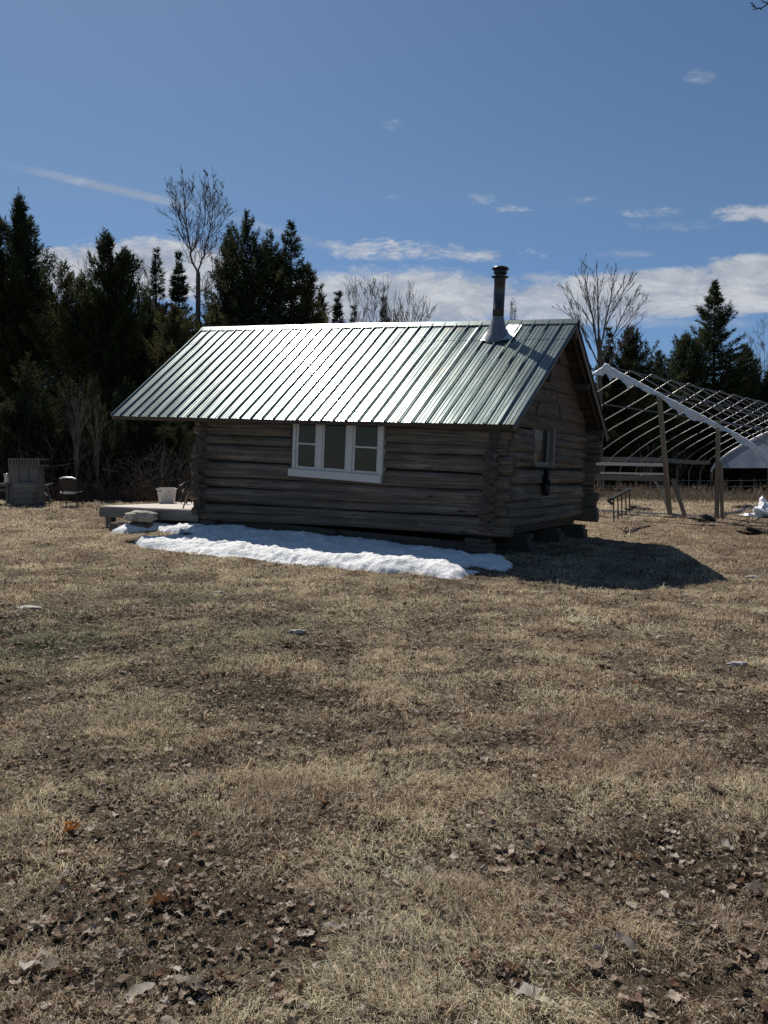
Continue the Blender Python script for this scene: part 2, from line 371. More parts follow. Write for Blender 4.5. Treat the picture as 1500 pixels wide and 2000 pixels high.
def terrain(x, y, fine=True):
    x = np.atleast_1d(np.asarray(x, float)); y = np.atleast_1d(np.asarray(y, float))
    z = np.zeros(x.shape); f = x.ravel(); g = y.ravel(); out = np.zeros(f.shape)
    cx = np.clip(f, -32, 32); cy = np.clip(g, -10, 60)
    for i in range(0, len(f), 40000):
        a, b = cx[i:i + 40000], cy[i:i + 40000]
        d2 = (a[:, None] - CT[:, 0]) ** 2 + (b[:, None] - CT[:, 1]) ** 2
        out[i:i + 40000] = (.5 * d2 * np.log(d2 + 1e-9)) @ TW[:-3] + TW[-3] + TW[-2] * a + TW[-1] * b
    z = out.reshape(x.shape)
    if fine:
        z = z + (vn(x, y, 2.2, 3) - .5) * .08 + (vn(x, y, .45, 5) - .5) * .062 + (vn(x, y, .13, 9, 2) - .5) * .034
    return z
def tz(x, y): return float(terrain(x, y, False)[0])
def ground_at(px, py):
    v = ray(px, py); t0 = None
    for t in np.concatenate([np.arange(1.5, 60, .05)]):
        p = v * t; z = tz(p[0], p[1])
        if p[2] + EYE <= z:
            return np.array([p[0], p[1], z])
    p = v * 60; return np.array([p[0], p[1], tz(p[0], p[1])])

def ground_colour(x, y):
    """straw, brown thatch, green tinge and bare reddish soil as large patches"""
    n1 = vn(x, y, 1.3, 21, 4); n2 = vn(x, y, .5, 31, 3); n3 = vn(x, y, 3.5, 41, 3)
    straw = np.array([.49, .395, .27]); brown = np.array([.225, .165, .112]); green = np.array([.10, .125, .07]); red = np.array([.17, .105, .075]); grey = np.array([.30, .235, .17])
    f = np.clip((n1 * .35 + n2 * .65 - .36) * 4.2, 0, 1)[..., None]
    c = brown * (1 - f) + straw * f
    g = np.clip((n3 - .5) * 3, 0, 1)[..., None] * .45; c = c * (1 - g) + grey * g
    # greener lawn to the left, between five and ten metres off
    gm = np.exp(-((x + 3.6) / 2.6) ** 2 - ((y - 8.6) / 3.2) ** 2) * np.clip((n1 - .3) * 3, 0, 1) + .25 * np.clip((vn(x, y, .9, 77) - .6) * 5, 0, 1)
    gm = np.clip(gm * 1.15, 0, .85)[..., None]; c = c * (1 - gm) + green * gm
    rm = (np.exp(-((x - 2.3) / .9) ** 2 - ((y - 5.2) / .7) ** 2) * .8 + np.exp(-((x - 9) / 3.5) ** 2 - ((y - 20) / 3) ** 2) * .7 + np.exp(-((x - 1.9) / .6) ** 2 - ((y - 2.8) / .6) ** 2) * .6) * np.clip(vn(x, y, .7, 55) * 1.6, 0, 1)
    rm = np.clip(rm, 0, .85)[..., None]; c = c * (1 - rm) + red * rm
    return c
def build_ground():
    ys = [-12.0, -8, -5, -3, -2, -1, 0, .6, 1.1]
    y = 1.4
    while y < 30: ys.append(y); y += max(.035, y * .0085)
    while y < 1500: ys.append(y); y *= 1.13
    xs = list(np.arange(-7, 7.01, .055)); x = 7.05; d = .07
    side = []
    while x < 1500: side.append(x); d *= 1.07; x += d
    xs = np.array([-q for q in side[::-1]] + xs + side); ys = np.array(ys)
    Xg, Yg = np.meshgrid(xs, ys); Zg = terrain(Xg, Yg) + np.clip(np.hypot(Xg, Yg) - 300, 0, None) * -.002
    v = np.stack([Xg, Yg, Zg], -1).reshape(-1, 3); nx = len(xs); ny = len(ys)
    i = (np.arange(ny - 1)[:, None] * nx + np.arange(nx - 1)[None]).ravel()
    f = np.stack([i, i + 1, i + nx + 1, i + nx], -1)
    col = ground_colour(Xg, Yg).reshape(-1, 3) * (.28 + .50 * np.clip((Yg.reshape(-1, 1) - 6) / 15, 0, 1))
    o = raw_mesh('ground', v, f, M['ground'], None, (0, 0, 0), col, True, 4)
    tag(o, 'brown dead lawn sloping gently up to the cabin and tree line', None, None, 'structure')
build_ground()

# ------------------------------------------------------------------ cabin frame of reference (settled: it leans a little)
O = np.array([2.025, 15.325, -1.226 + EYE])
def _rot():
    a, b, c_ = -.522, .047, -.003
    c, s = math.cos(a), math.sin(a); Z = np.array([[c, -s, 0], [s, c, 0], [0, 0, 1]])
    c, s = math.cos(b), math.sin(b); Y = np.array([[c, 0, s], [0, 1, 0], [-s, 0, c]])
    c, s = math.cos(c_), math.sin(c_); Xm = np.array([[1, 0, 0], [0, c, -s], [0, s, c]])
    return Z @ Y @ Xm
RM = _rot()
def Lw(x, y, z): return O + RM @ np.array([x, y, z])
def lhit(px, py, ax, val):
    """where the sight line meets the cabin plane local[ax] = val; local coordinates"""
    c = RM.T @ (np.array([0, 0, EYE]) - O); d = RM.T @ ray(px, py)
    t = (val - c[ax]) / d[ax]; return c + d * t
LEN, WID, RR = 7.206, 5.776, .101
VS = np.array([0, 0, EYE])
D = np.array([2.348, 14.749, .907]) + VS
RN = np.array([-.233, -.518, .823]); RN /= np.linalg.norm(RN)
def _onp(px, py):
    v = ray(px, py); return v * (((D - VS) @ RN) / (v @ RN)) + VS
A, B, C = _onp(216, 812), _onp(398, 642), _onp(1127, 627)
if RN[2] < 0: RN = -RN
E_ = at(1190, 856, 20.4); F_ = E_ + (A - D) * .995; F_[2] = E_[2] + (A[2] - D[2])
def roofpt(u, v): return (A * (1 - u) + D * u) * (1 - v) + (B * (1 - u) + C * u) * v
def rearpt(u, v): return (F_ * (1 - u) + E_ * u) * (1 - v) + (B * (1 - u) + C * u) * v
# ------------------------------------------------------------------ log cabin
cab = empty('log_cabin', O, 'weathered grey log cabin with a green ribbed metal roof, snow along its wall', 'cabin')
def log(mb, a, b, r0, r1, endmi=1, n=12):
    """a crooked log between two local points"""
    a, b = np.array(a, float), np.array(b, float); L = np.linalg.norm(b - a); k = max(3, int(L / .3)); pts = []; rad = []
    ph = [random.uniform(0, 6.3) for _ in range(4)]; wa = random.uniform(.010, .036)
    for i in range(k + 1):
        t = i / k; p = a * (1 - t) + b * t
        off = math.sin(t * L * 1.3 + ph[0]) * wa + math.sin(t * L * 3.1 + ph[1]) * .004
        of2 = math.sin(t * L * .9 + ph[2]) * wa
        p = p + np.array([0, 0, of2 * .6]) + (np.array([0, off, 0]) if abs(b[0] - a[0]) > abs(b[1] - a[1]) else np.array([off, 0, 0]))
        pts.append(Lw(*p)); rad.append((r0 * (1 - t) + r1 * t) * (1 + math.sin(t * L * 5 + ph[3]) * .025 + random.uniform(-.03, .03)))
    mb.tube(pts, rad, n, 0, True, True, endmi, .035, 1.0)
WX0, _, WZB = lhit(570, 917, 1, -.10)[0], 0, lhit(570, 917, 1, -.10)[2]
WX1 = lhit(747, 931, 1, -.10)[0]
NC = 13
def front_top(x):
    P = Lw(x, 0, 0); return float((A - P) @ RN / ((RM @ np.array([0, 0, 1.0])) @ RN)) - .15 - RR
def front_z(x, k):
    """course k of the long walls: the courses sag towards the far left end"""
    t = -x / LEN; bot = .075 * (1 - t) - .16 * t + RR; top = front_top(x)
    return bot + (top - bot) * (k + (.16 * math.sin(k * 2.7 + 1) * (1 - t) + .15 * math.sin(k * 3.9) * t if 0 < k < NC - 1 else 0)) / (NC - 1)
rr = random.Random(3)
fr = MB()
for k in range(NC):
    r0, r1 = RR * rr.uniform(.90, 1.14), RR * rr.uniform(.90, 1.14)
    el, er = rr.uniform(.18, .40), rr.uniform(.22, .42)
    if k == 0: el, er = .42, .42
    z0, z1 = front_z(-LEN - el, k), front_z(er, k); zm = lambda x: z0 + (z1 - z0) * (x + LEN + el) / (LEN + el + er)
    if k > 0 and max(front_z(WX0, k), front_z(WX1, k)) + .04 > WZB - .02:
        log(fr, (-LEN - el, 0, z0), (WX0 - .02, 0, zm(WX0)), r0, (r0 + r1) / 2); log(fr, (WX1 + .02, 0, zm(WX1)), (er, 0, z1), (r0 + r1) / 2, r1)
    else: log(fr, (-LEN - el, 0, z0), (er, 0, z1), r0, r1)
fr.build('front_wall', [M['log'], M['log_end']], cab)
bk = MB()
for k in range(NC):
    r0 = RR * rr.uniform(.98, 1.16); log(bk, (-LEN - .3, WID, front_z(-LEN, k)), (rr.uniform(.30, .46), WID, front_z(0, k) + .02), r0, RR * rr.uniform(1, 1.15))
bk.build('rear_wall', [M['log'], M['log_end']], cab)
# gable wall logs lie half a course higher; a small window is cut into them
GY0 = lhit(1046, 870, 0, .10)[1]; GY1 = lhit(1081, 870, 0, .10)[1]
GZ0 = lhit(1064, 908, 0, .10)[2]; GZ1 = lhit(1064, 834, 0, .10)[2]
sd = MB()
for k in range(NC - 1):
    r0, r1 = RR * rr.uniform(.95, 1.2), RR * rr.uniform(.95, 1.2); z0 = front_z(0, k) + .10; z1 = z0 + rr.uniform(-.03, .04)
    ef, eb = (rr.uniform(.2, .42) if k < NC - 4 else .13), rr.uniform(.15, .3); zz = lambda y: z0 + (z1 - z0) * y / WID
    if GZ0 - .06 < z0 < GZ1 + .06:
        log(sd, (0, -ef, z0), (0, GY0 - .02, zz(GY0)), r0, r0); log(sd, (0, GY1 + .03, zz(GY1)), (0, WID + eb, z1), r1, r1)
    else: log(sd, (0, -ef, z0), (0, WID + eb, z1), r0, r1)
sd.build('side_wall', [M['log'], M['log_end']], cab)
ls = MB()
for k in range(NC - 1):
    r0 = RR * rr.uniform(.98, 1.22); z0 = front_z(-LEN, k) + .10
    log(ls, (-LEN, -rr.uniform(.2, .42) if k < NC - 4 else -.12, z0), (-LEN, WID + .3, z0), r0, r0)
ls.build('side_wall', [M['log'], M['log_end']], cab)
# plain plank lining inside, so no daylight shows through
ln = MB()
def lbox(mb, x0, x1, y0, y1, z0, z1, mi=0):
    mb.hexa([Lw(x0, y0, z0), Lw(x1, y0, z0), Lw(x1, y1, z0), Lw(x0, y1, z0), Lw(x0, y0, z1), Lw(x1, y0, z1), Lw(x1, y1, z1), Lw(x0, y1, z1)], mi)
lbox(ln, -LEN + .1, -.1, .1, WID - .1, .02, .06)                       # floor
lbox(ln, -LEN + .1, -.1, .1, WID - .1, 2.3, 2.34)                      # ceiling
for k in range(4):
    pass
lbox(ln, -LEN + .1, WX0 - .02, .1, .12, .07, 2.29); lbox(ln, WX1 + .02, -.1, .1, .12, .07, 2.29); lbox(ln, WX0 - .019, WX1 + .019, .1, .12, .07, WZB)
lbox(ln, -LEN + .1, -.1, WID - .12, WID - .1, .07, 2.29)
lbox(ln, -LEN + .1, -LEN + .12, .13, WID - .13, .07, 2.29)
lbox(ln, -.12, -.1, .13, GY0 - .02, .07, 2.29); lbox(ln, -.12, -.1, GY1 + .02, WID - .13, .07, 2.29); lbox(ln, -.12, -.1, GY0 - .019, GY1 + .019, .07, GZ0)
ln.build('lining', M['darkwood'], cab)
# gable planks
SLP = 0
def roof_local_z(y, x=0):
    """height of the roof sheet over a local point of the cabin plan"""
    P = Lw(x, y, 0); zz = RM @ np.array([0, 0, 1.0])
    rn = np.cross(E_ - F_, C - E_); rn /= np.linalg.norm(rn)
    return min(float((A - P) @ RN / (zz @ RN)), float((E_ - P) @ rn / (zz @ rn)))
QY = (RM.T @ (C - O))[1]
def gable(x0, sgn, vent=True):
    mb = MB(); z = 2.20; j = 0; r = random.Random(11)
    vy0, vy1 = 0, 0
    if vent:
        h = lhit(1071, 735, 0, x0 + .06); vy0, vy1, vz0, vz1 = h[1] - .30, h[1] + .16, h[2] - .02, h[2] + .40
    while True:
        hgt = r.uniform(.24, .33); z2 = z + hgt
        def edge(zz, side):
            a, b = (-.1, QY) if side < 0 else (QY, WID + .1)
            for _ in range(30):
                m = (a + b) / 2
                inside = roof_local_z(m, x0) - .16 > zz
                if side < 0: a, b = (a, m) if inside else (m, b)
                else: a, b = (m, b) if inside else (a, m)
            return (a + b) / 2
        if roof_local_z(QY, x0) - .18 < z2: z2 = roof_local_z(QY, x0) - .18
        if z2 - z < .05: break
        a0, b0, a1, b1 = edge(z, -1), edge(z, 1), edge(z2, -1), edge(z2, 1)
        cuts = [0, 1] if b0 - a0 < 1.2 else [0, r.uniform(.3, .42), r.uniform(.58, .7), 1]
        for c0, c1 in zip(cuts[:-1], cuts[1:]):
            th = r.uniform(.03, .075); tl = r.uniform(-.008, .008)
            def seg(ya0, ya1, yb0, yb1):
                g = .006
                mb.hexa([Lw(x0 - .06, ya0 + g, z), Lw(x0 + th, ya0 + g, z), Lw(x0 + th + tl, yb0 - g, z), Lw(x0 - .06, yb0 - g, z),
                         Lw(x0 - .06, ya1 + g, z2 - .008), Lw(x0 + th - .01, ya1 + g, z2 - .008 + tl), Lw(x0 + th + tl - .01, yb1 - g, z2 - .008 - tl), Lw(x0 - .06, yb1 - g, z2 - .008)])
            y0_, y1_, w0_, w1_ = a0 + (b0 - a0) * c0, a0 + (b0 - a0) * c1, a1 + (b1 - a1) * c0, a1 + (b1 - a1) * c1
            seg(y0_, w0_, y1_, w1_)
        z = z2; j += 1
    return mb
g = gable(0, 1).build('gable', M['gable'], cab)
gable(-LEN, -1, False).build('gable', M['gable'], cab)
# arched gable vent: near-black panel painting the shade inside a half round opening
vm = MB(); h = lhit(1069, 722, 0, .10); vp = []
for q in range(13):
    a = math.pi * q / 12; vp.append((h[1] + math.cos(a) * .27, h[2] - .02 + math.sin(a) * .24))
vp = [(h[1] + .27, h[2] - .24)] + vp + [(h[1] - .27, h[2] - .24)]
nb = len(vp); vs = [Lw(.07, y, z) for y, z in vp] + [Lw(.10, y, z) for y, z in vp]
vm.add(vs, [list(range(nb))[::-1], list(range(nb, 2 * nb))] + [(i, (i + 1) % nb, nb + (i + 1) % nb, nb + i) for i in range(nb)])
vm.build('gable_vent', M['void'], cab)['label'] = 'small dark arched opening high in the gable'

# window: three white sashes over one sill, set in the front wall
win = MB(); PY = -.125
def wx(px): return lhit(px, 880, 1, PY)[0]
def wz(py, px=660): return lhit(px, py, 1, PY)[2]
sl_ = lambda x: (lhit(748, 931, 1, PY)[2] - lhit(570, 917, 1, PY)[2]) / (WX1 - WX0) * (x - WX0)
zb = lhit(570, 915, 1, PY)[2]; zt = float((A - Lw(WX0, PY - .03, 0)) @ RN / ((RM @ np.array([0, 0, 1.0])) @ RN)) - .17
def wbar(mb, x0, x1, z0, z1, y0=PY - .02, y1=.05):
    mb.hexa([Lw(x0, y0, z0 + sl_(x0)), Lw(x1, y0, z0 + sl_(x1)), Lw(x1, y1, z0 + sl_(x1)), Lw(x0, y1, z0 + sl_(x0)),
             Lw(x0, y0, z1 + sl_(x0)), Lw(x1, y0, z1 + sl_(x1)), Lw(x1, y1, z1 + sl_(x1)), Lw(x0, y1, z1 + sl_(x0))])
xs_ = [wx(p) for p in (572, 577.5, 582, 615, 619, 629, 632.5, 674, 678, 688, 692.5, 736, 741, 748.5)]
zb1 = lhit(570, 911, 1, PY)[2]
wbar(win, xs_[0], xs_[1], zb, zt); wbar(win, xs_[12] + .004, xs_[13], zb, zt)          # outer jambs
wbar(win, xs_[4], xs_[5], zb, zt, PY - .012); wbar(win, xs_[8], xs_[9], zb, zt, PY - .012)      # mullions
wbar(win, xs_[0], xs_[13], zt + .002, zt + .07)
w_ = win.build('window', M['white'], cab); w_['label'] = 'white three part window under the eave'
for i, (a, b, p, q) in enumerate(((1, 4, 2, 3), (5, 8, 6, 7), (9, 12, 10, 11))):
    s = MB(); f0, f1 = xs_[a] + .003, xs_[b] - .003; y0, y1 = PY + .004 + .002 * i, PY + .05
    wbar(s, f0, xs_[p], zb + .003, zt - .003, y0, y1); wbar(s, xs_[q], f1, zb + .003, zt - .003, y0, y1)
    wbar(s, xs_[p], xs_[q], zb + .003, zb1 + .02, y0 + .001, y1 - .001); wbar(s, xs_[p], xs_[q], zt - .07, zt - .004, y0 + .001, y1 - .001)
    if i != 1:
        zr = lhit(600, 866, 1, PY)[2]; wbar(s, xs_[p], xs_[q], zr - .018, zr + .014, y0 - .006, y1 - .01)
    s.build('sash', M['white'], w_)
    gl = MB(); wbar(gl, xs_[p] - .008, xs_[q] + .008, zb1, zt - .05, PY + .028, PY + .034); gl.build('pane', M['glass'], w_)
s = MB(); wbar(s, wx(566.5), wx(747.5), lhit(566, 929, 1, PY)[2], zb - .002, PY - .05, .03); s.build('window_sill', M['white'], w_)
# a few things inside leaning against the glass
s = MB(); wbar(s, wx(583), wx(592), zb1 + .02, zb1 + .10, PY + .10, PY + .12); s.build('card', M['white'], w_)
# side window
sw = MB(); gx = .07
def gbar(mb, y0, y1, z0, z1, x0, x1): lbox(mb, x0, x1, y0, y1, z0, z1)
gbar(sw, GY1 - .07, GY1, GZ0, GZ1, -.06, gx + .06); gbar(sw, GY0, GY0 + .05, GZ0, GZ1, -.06, gx - .03)
gbar(sw, GY0 + .051, GY1 - .071, GZ0, GZ0 + .05, -.06, gx + .01); gbar(sw, GY0 + .051, GY1 - .071, GZ1 - .06, GZ1, -.06, gx - .03)
w2 = sw.build('window', M['dull'], cab); w2['label'] = 'small window with white frame in the gable wall'
s = MB(); gbar(s, GY1 - .24, GY1 - .18, GZ0 + .051, GZ1 - .061, gx - .05, gx - .015); s.build('sash', M['dull'], w2)
s = MB(); gbar(s, GY0 + .10, GY0 + .14, GZ0 + .051, GZ1 - .061, gx - .05, gx - .03); s.build('sash', M['dull'], w2)
s = MB(); gbar(s, GY0 + .051, GY1 - .071, GZ0 + .051, GZ1 - .061, gx - .075, gx - .07); s.build('pane', M['glass'], w2)
s = MB(); gbar(s, GY0 - .05, GY1 + .02, GZ0 - .05, GZ0 - .002, -.02, gx + .07); s.build('window_sill', M['old_board'], w2)

# roof: ribbed sheets as one folded surface
def ribbed(P, N, nrib, nv, name, overlap=True, seed=1, off=.0):
    r = random.Random(seed); prof = []; tl_ = [r.uniform(-1, 1) for _ in range(16)]; bow = [r.uniform(-1, 1) for _ in range(64)]
    for k in range(nrib):
        w = 1.0 / nrib; p = lambda t, h: prof.append(((k + t) * w, h))
        p(0, 0); p(.012, 0); p(.05, .042); p(.10, .042); p(.17, 0)
        p(.38, 0); p(.405, .009); p(.44, .009); p(.47, 0); p(.67, 0); p(.695, .009); p(.73, .009); p(.76, 0)
    prof.append((1.0, 0)); prof.append((1.003, -.03))
    vs = []; rows = [i / nv for i in range(nv + 1)]
    if overlap: rows = sorted(set(rows + [.795, .797]))
    uv0 = []
    for v in rows:
        for u, h in prof:
            wv = (math.sin(u * nrib * 2.1 + v * 5) + math.sin(v * 14 + u * 37)) * .0014 + float(vn(u * 60, v * 9, 1.0, 8, 2)) * .004
            pn = int(min(u, .9999) * nrib / 3); q3 = u * nrib / 3 - pn; wv += tl_[pn % 16] * (q3 - .5) * .006 + tl_[(pn + 5) % 16] * .004 * math.sin(v * 6 + pn) + bow[int(u * nrib) % 64] * math.sin(min(1, max(0, (u * nrib) % 1 - .15) / .85) * math.pi) * .0018
            lift = .005 if overlap and v < .796 and u > .0 else 0
            vs.append(P(u, v) + N * (h + wv + off - lift)); uv0.append((u * nrib * .3048, v * 4.2))
    m = len(prof); fs = []; uvs = []
    for i in range(len(rows) - 1):
        for j in range(m - 1):
            q = (i * m + j, i * m + j + 1, (i + 1) * m + j + 1, (i + 1) * m + j); fs.append(q); uvs.append([uv0[a] for a in q])
    mb = MB(); mb.add(vs, fs, 0, False, uvs); return mb
rf = ribbed(roofpt, RN, 34, 22, 'roof').build('roof', M['roof'], cab)
RN2 = np.cross(rearpt(1, .5) - rearpt(0, .5), rearpt(.5, 1) - rearpt(.5, 0)); RN2 /= np.linalg.norm(RN2)
if RN2[2] < 0: RN2 = -RN2
ribbed(rearpt, RN2, 34, 3, 'roof', False, 2).build('roof', M['roof'], cab)
# boards and rafters under the metal
for P, N in ((roofpt, RN), (rearpt, RN2)):
    mb = MB(); n_ = 14
    for i in range(n_):
        v0, v1 = .012 + i * .98 / n_, .008 + (i + 1) * .98 / n_
        mb.hexa([P(.004, v0) - N * .045, P(.997, v0) - N * .045, P(.997, v1) - N * .045, P(.004, v1) - N * .045,
                 P(.004, v0) - N * .014, P(.997, v0) - N * .014, P(.997, v1) - N * .014, P(.004, v1) - N * .014])
    mb.build('sheathing', M['darkwood'], cab)
    mb = MB()
    for i in range(14):
        u = .012 + i * .976 / 13
        mb.bar(P(u, .02) - N * .10, P(u, .985) - N * .10, .05, .10, 0, N)
    mb.build('rafters', M['darkwood'], cab)
    for u in (.0005, .9985):
        MB().bar(P(u, .005) - N * .075, P(u, .992) - N * .075, .022, .13, 0, N).build('bargeboard', M['old_board'], cab)
    mb = MB(); mb.bar(P(.006, .006) - N * .07, P(.993, .006) - N * .07, .02, .09, 0, N); mb.build('fascia', M['darkwood'], cab)
# ridge cap in three lapped lengths
for i, (u0, u1, h) in enumerate(((-.004, .385, .030), (.38, .56, .036), (.555, 1.004, .030))):
    mb = MB(); n_ = 8
    for j in range(n_):
        a, b = u0 + (u1 - u0) * j / n_, u0 + (u1 - u0) * (j + 1) / n_
        top = [roofpt(u, 1) + np.array([0, 0, h + .022 + .004 * math.sin(u * 40)]) for u in (a, b)]
        f_ = [roofpt(u, .962) + RN * h for u in (a, b)]; r_ = [rearpt(u, .962) + RN2 * h for u in (a, b)]
        f2 = [roofpt(u, .959) + RN * (h - .02) for u in (a, b)]
        mb.add([f2[0], f2[1], f_[0], f_[1], top[0], top[1], r_[0], r_[1]], [(0, 1, 3, 2), (2, 3, 5, 4), (4, 5, 7, 6)], 0, False,
               [[(a * 10, 0), (b * 10, 0), (b * 10, .1), (a * 10, .1)]] * 3)
    mb.build('ridge_cap', M['roof'], cab)
# beams that carry the overhangs
bm_ = MB()
def beam(y, dz, r, xr=.45, xl=LEN + 2.5):
    bm_.tube([Lw(x, y, roof_local_z(y, x) - dz) for x in (-xl, -xl * .5, xr)], [r, r * 1.05, r], 10, 0, True, True, 1, .03)
beam(QY, .29, .10); beam(.02, .24, .095, .40); beam(WID, .24, .11, .47)
beam(QY * .5, .25, .085, .1); beam(QY + (WID - QY) * .5, .25, .085, .42)
bm_.build('roof_beams', [M['darkwood'], M['log_end']], cab)
# plates standing between wall top and rafters close the eaves
mb = MB()
for y in (0, WID):
    za, zb_ = roof_local_z(y, -LEN) - .16, roof_local_z(y, 0) - .16
    mb.hexa([Lw(-LEN, y - .03, 1.9), Lw(0, y - .03, 1.9), Lw(0, y + .03, 1.9), Lw(-LEN, y + .03, 1.9), Lw(-LEN, y - .03, za), Lw(0, y - .03, zb_), Lw(0, y + .03, zb_), Lw(-LEN, y + .03, za)])
mb.build('eave_board', M['darkwood'], cab)

# chimney: metal pipe with flared boot, collar and cap
def onroof(px, py, lift=0):
    v = ray(px, py); t = ((A - VS) @ RN + lift) / (v @ RN); return v * t + VS
cb = onroof(971, 655); axis = RM @ np.array([0.0, 0, 1]); sc_ = cb[1] / F
CH_H = (655 - 524) * sc_ * 1.0
ch = MB().lathe(cb, axis, [(.125, .18), (.125, CH_H * .36), (.128, CH_H * .362), (.128, CH_H * .372), (.124, CH_H * .374), (.124, CH_H * .80), (.128, CH_H * .803), (.128, CH_H * .815), (.122, CH_H * .82), (.122, CH_H * .86)], 28).build('chimney', M['pipe'], cab)
MB().lathe(cb, axis, [(.10, CH_H * .832), (.185, CH_H * .842), (.188, CH_H * .852), (.12, CH_H * .868)], 28).build('collar', M['pipe'], ch)
MB().lathe(cb, axis, [(.10, CH_H * .86), (.10, CH_H * .93)], 20).lathe(cb, axis, [(.145, CH_H * .895), (.147, CH_H * .90), (.147, CH_H * .955), (.13, CH_H * .96)], 28).build('vent_band', M['black'], ch)
MB().lathe(cb, axis, [(.13, CH_H * .955), (.188, CH_H * .958), (.19, CH_H * .967), (.15, CH_H * .99), (.09, CH_H * 1.003), (.0005, CH_H * 1.008)], 28).build('cap', M['pipe'], ch)
# boot: flares from pipe down to the sloping sheet
bt = MB(); n_ = 32; rings = []
vdir = (B - A) / np.linalg.norm(B - A)
for lv, (r, hh) in enumerate(((.128, CH_H * .265), (.15, CH_H * .20), (.195, CH_H * .10), (.25, CH_H * .0), (.29, -CH_H * .05), (.33, -9))):
    ring = []
    for j in range(n_):
        a = 2 * math.pi * j / n_; x = RM @ np.array([math.cos(a), math.sin(a), 0]); p = cb + axis * hh + x * r
        q = cb + x * r; onp = q - axis * (((q - A) @ RN - .016) / (axis @ RN))
        low = (onp - cb) @ axis
        ring.append(onp if hh < low + .01 else p)
    rings += ring
bt.add(rings, [(i * n_ + j, i * n_ + (j + 1) % n_, (i + 1) * n_ + (j + 1) % n_, (i + 1) * n_ + j) for i in range(5) for j in range(n_)], 0, True)
bt.build('flashing', M['boot'], ch)
bp = MB(); gx_, gy_ = 10, 10; pl = []
cor = [onroof(938, 668), onroof(1001, 665), onroof(1020, 637), onroof(962, 637)]
for i in range(gy_ + 1):
    for j in range(gx_ + 1):
        s_, t_ = j / gx_, i / gy_
        p = (cor[0] * (1 - s_) + cor[1] * s_) * (1 - t_) + (cor[3] * (1 - s_) + cor[2] * s_) * t_
        pl.append(p + RN * (.028 + .012 * math.sin(j * 2.3 + i) * math.cos(i * 1.7) + .01 * random.random()))
bp.add(pl, [(i * (gx_ + 1) + j, i * (gx_ + 1) + j + 1, (i + 1) * (gx_ + 1) + j + 1, (i + 1) * (gx_ + 1) + j) for i in range(gy_) for j in range(gx_)], 0, True)
bp.build('base_plate', M['flash'], ch)
# cribbing of timbers and blocks under the corners
def crib(x, y, layers, w=.42, name='support'):
    mb = MB(); top = min(front_z(x, 0) - RR, .0 if x > -2 else -.1)
    r = random.Random(int(x * 10) + int(y)); z = top
    gz = tz(*Lw(x, y, 0)[:2])
    k = 0
    while Lw(x, y, z)[2] > gz - .12 and k < 9:
        h_ = r.choice((.075, .09, .11)); ww = w * (1 + .18 * k * .5)
        j = r.uniform(-.04, .04)
        lbox(mb, x - ww / 2 + j, x + ww / 2 + j, y - .16 - .02 * k, y + .16, z - h_ + .003, z - .003); z -= h_; k += 1
    mb.build(name, M['darkwood'], cab)
for x, y in ((-.22, .0), (-.1, 1.9), (-.1, 3.9), (-.05, WID - .1), (-3.6, 0), (-LEN + .3, 0), (-LEN + .3, WID), (-3.6, WID)): crib(x, y, 3)
mb = MB(); lbox(mb, -LEN, -.2, .06, .14, -.32, -.10); lbox(mb, -LEN, -.2, WID - .5, WID - .4, -.4, .0); mb.build('floor_joist', M['darkwood'], cab)

# black lumpy ornament hung on the gable wall
hz = lhit(1067, 942, 0, .14); hc = Lw(*hz)
hb = MB()
def blob(mb, c, rx, rz, seed=0, n=10, mi=0, ry=None, amp=.18):
    ry = rx if ry is None else ry; vs = []; r = random.Random(seed)
    ph = [r.uniform(0, 6) for _ in range(6)]
    for i in range(n + 1):
        th = math.pi * i / n
        for j in range(2 * n):
            a = math.pi * j / n; d = np.array([math.sin(th) * math.cos(a), math.sin(th) * math.sin(a), math.cos(th)])
            k = 1 + amp * (math.sin(d[0] * 3 + ph[0]) * math.sin(d[1] * 4 + ph[1]) + .5 * math.sin(d[2] * 6 + ph[2] + d[0] * 5)) + amp * .4 * math.sin(d[0] * 11 + ph[3]) * math.sin(d[1] * 9 + ph[4] + d[2] * 8)
            vs.append(np.array(c) + d * k * np.array([rx, ry, rz]))
    mb.add(vs, [(i * 2 * n + j, (i + 1) * 2 * n + j, (i + 1) * 2 * n + (j + 1) % (2 * n), i * 2 * n + (j + 1) % (2 * n)) for i in range(n) for j in range(2 * n)], mi, True)
    return mb
for q, (dy, dz, r1, r2) in enumerate(((.02, .21, .10, .09), (-.05, .08, .19, .11), (.09, -.02, .20, .12), (-.10, -.12, .22, .10), (.06, -.20, .17, .09))):
    blob(hb, Lw(hz[0], hz[1] + dy, hz[2] + dz), .07, r2, q, 8, 0, r1)
hb.tube([Lw(.10, hz[1], hz[2] + .30), Lw(.14, hz[1], hz[2] + .24)], .008, 5)
o = hb.build('wall_ornament', M['black'], None, tuple(hc)); tag(o, 'black lumpy ornament hanging on the gable wall below the small window', 'ornament')

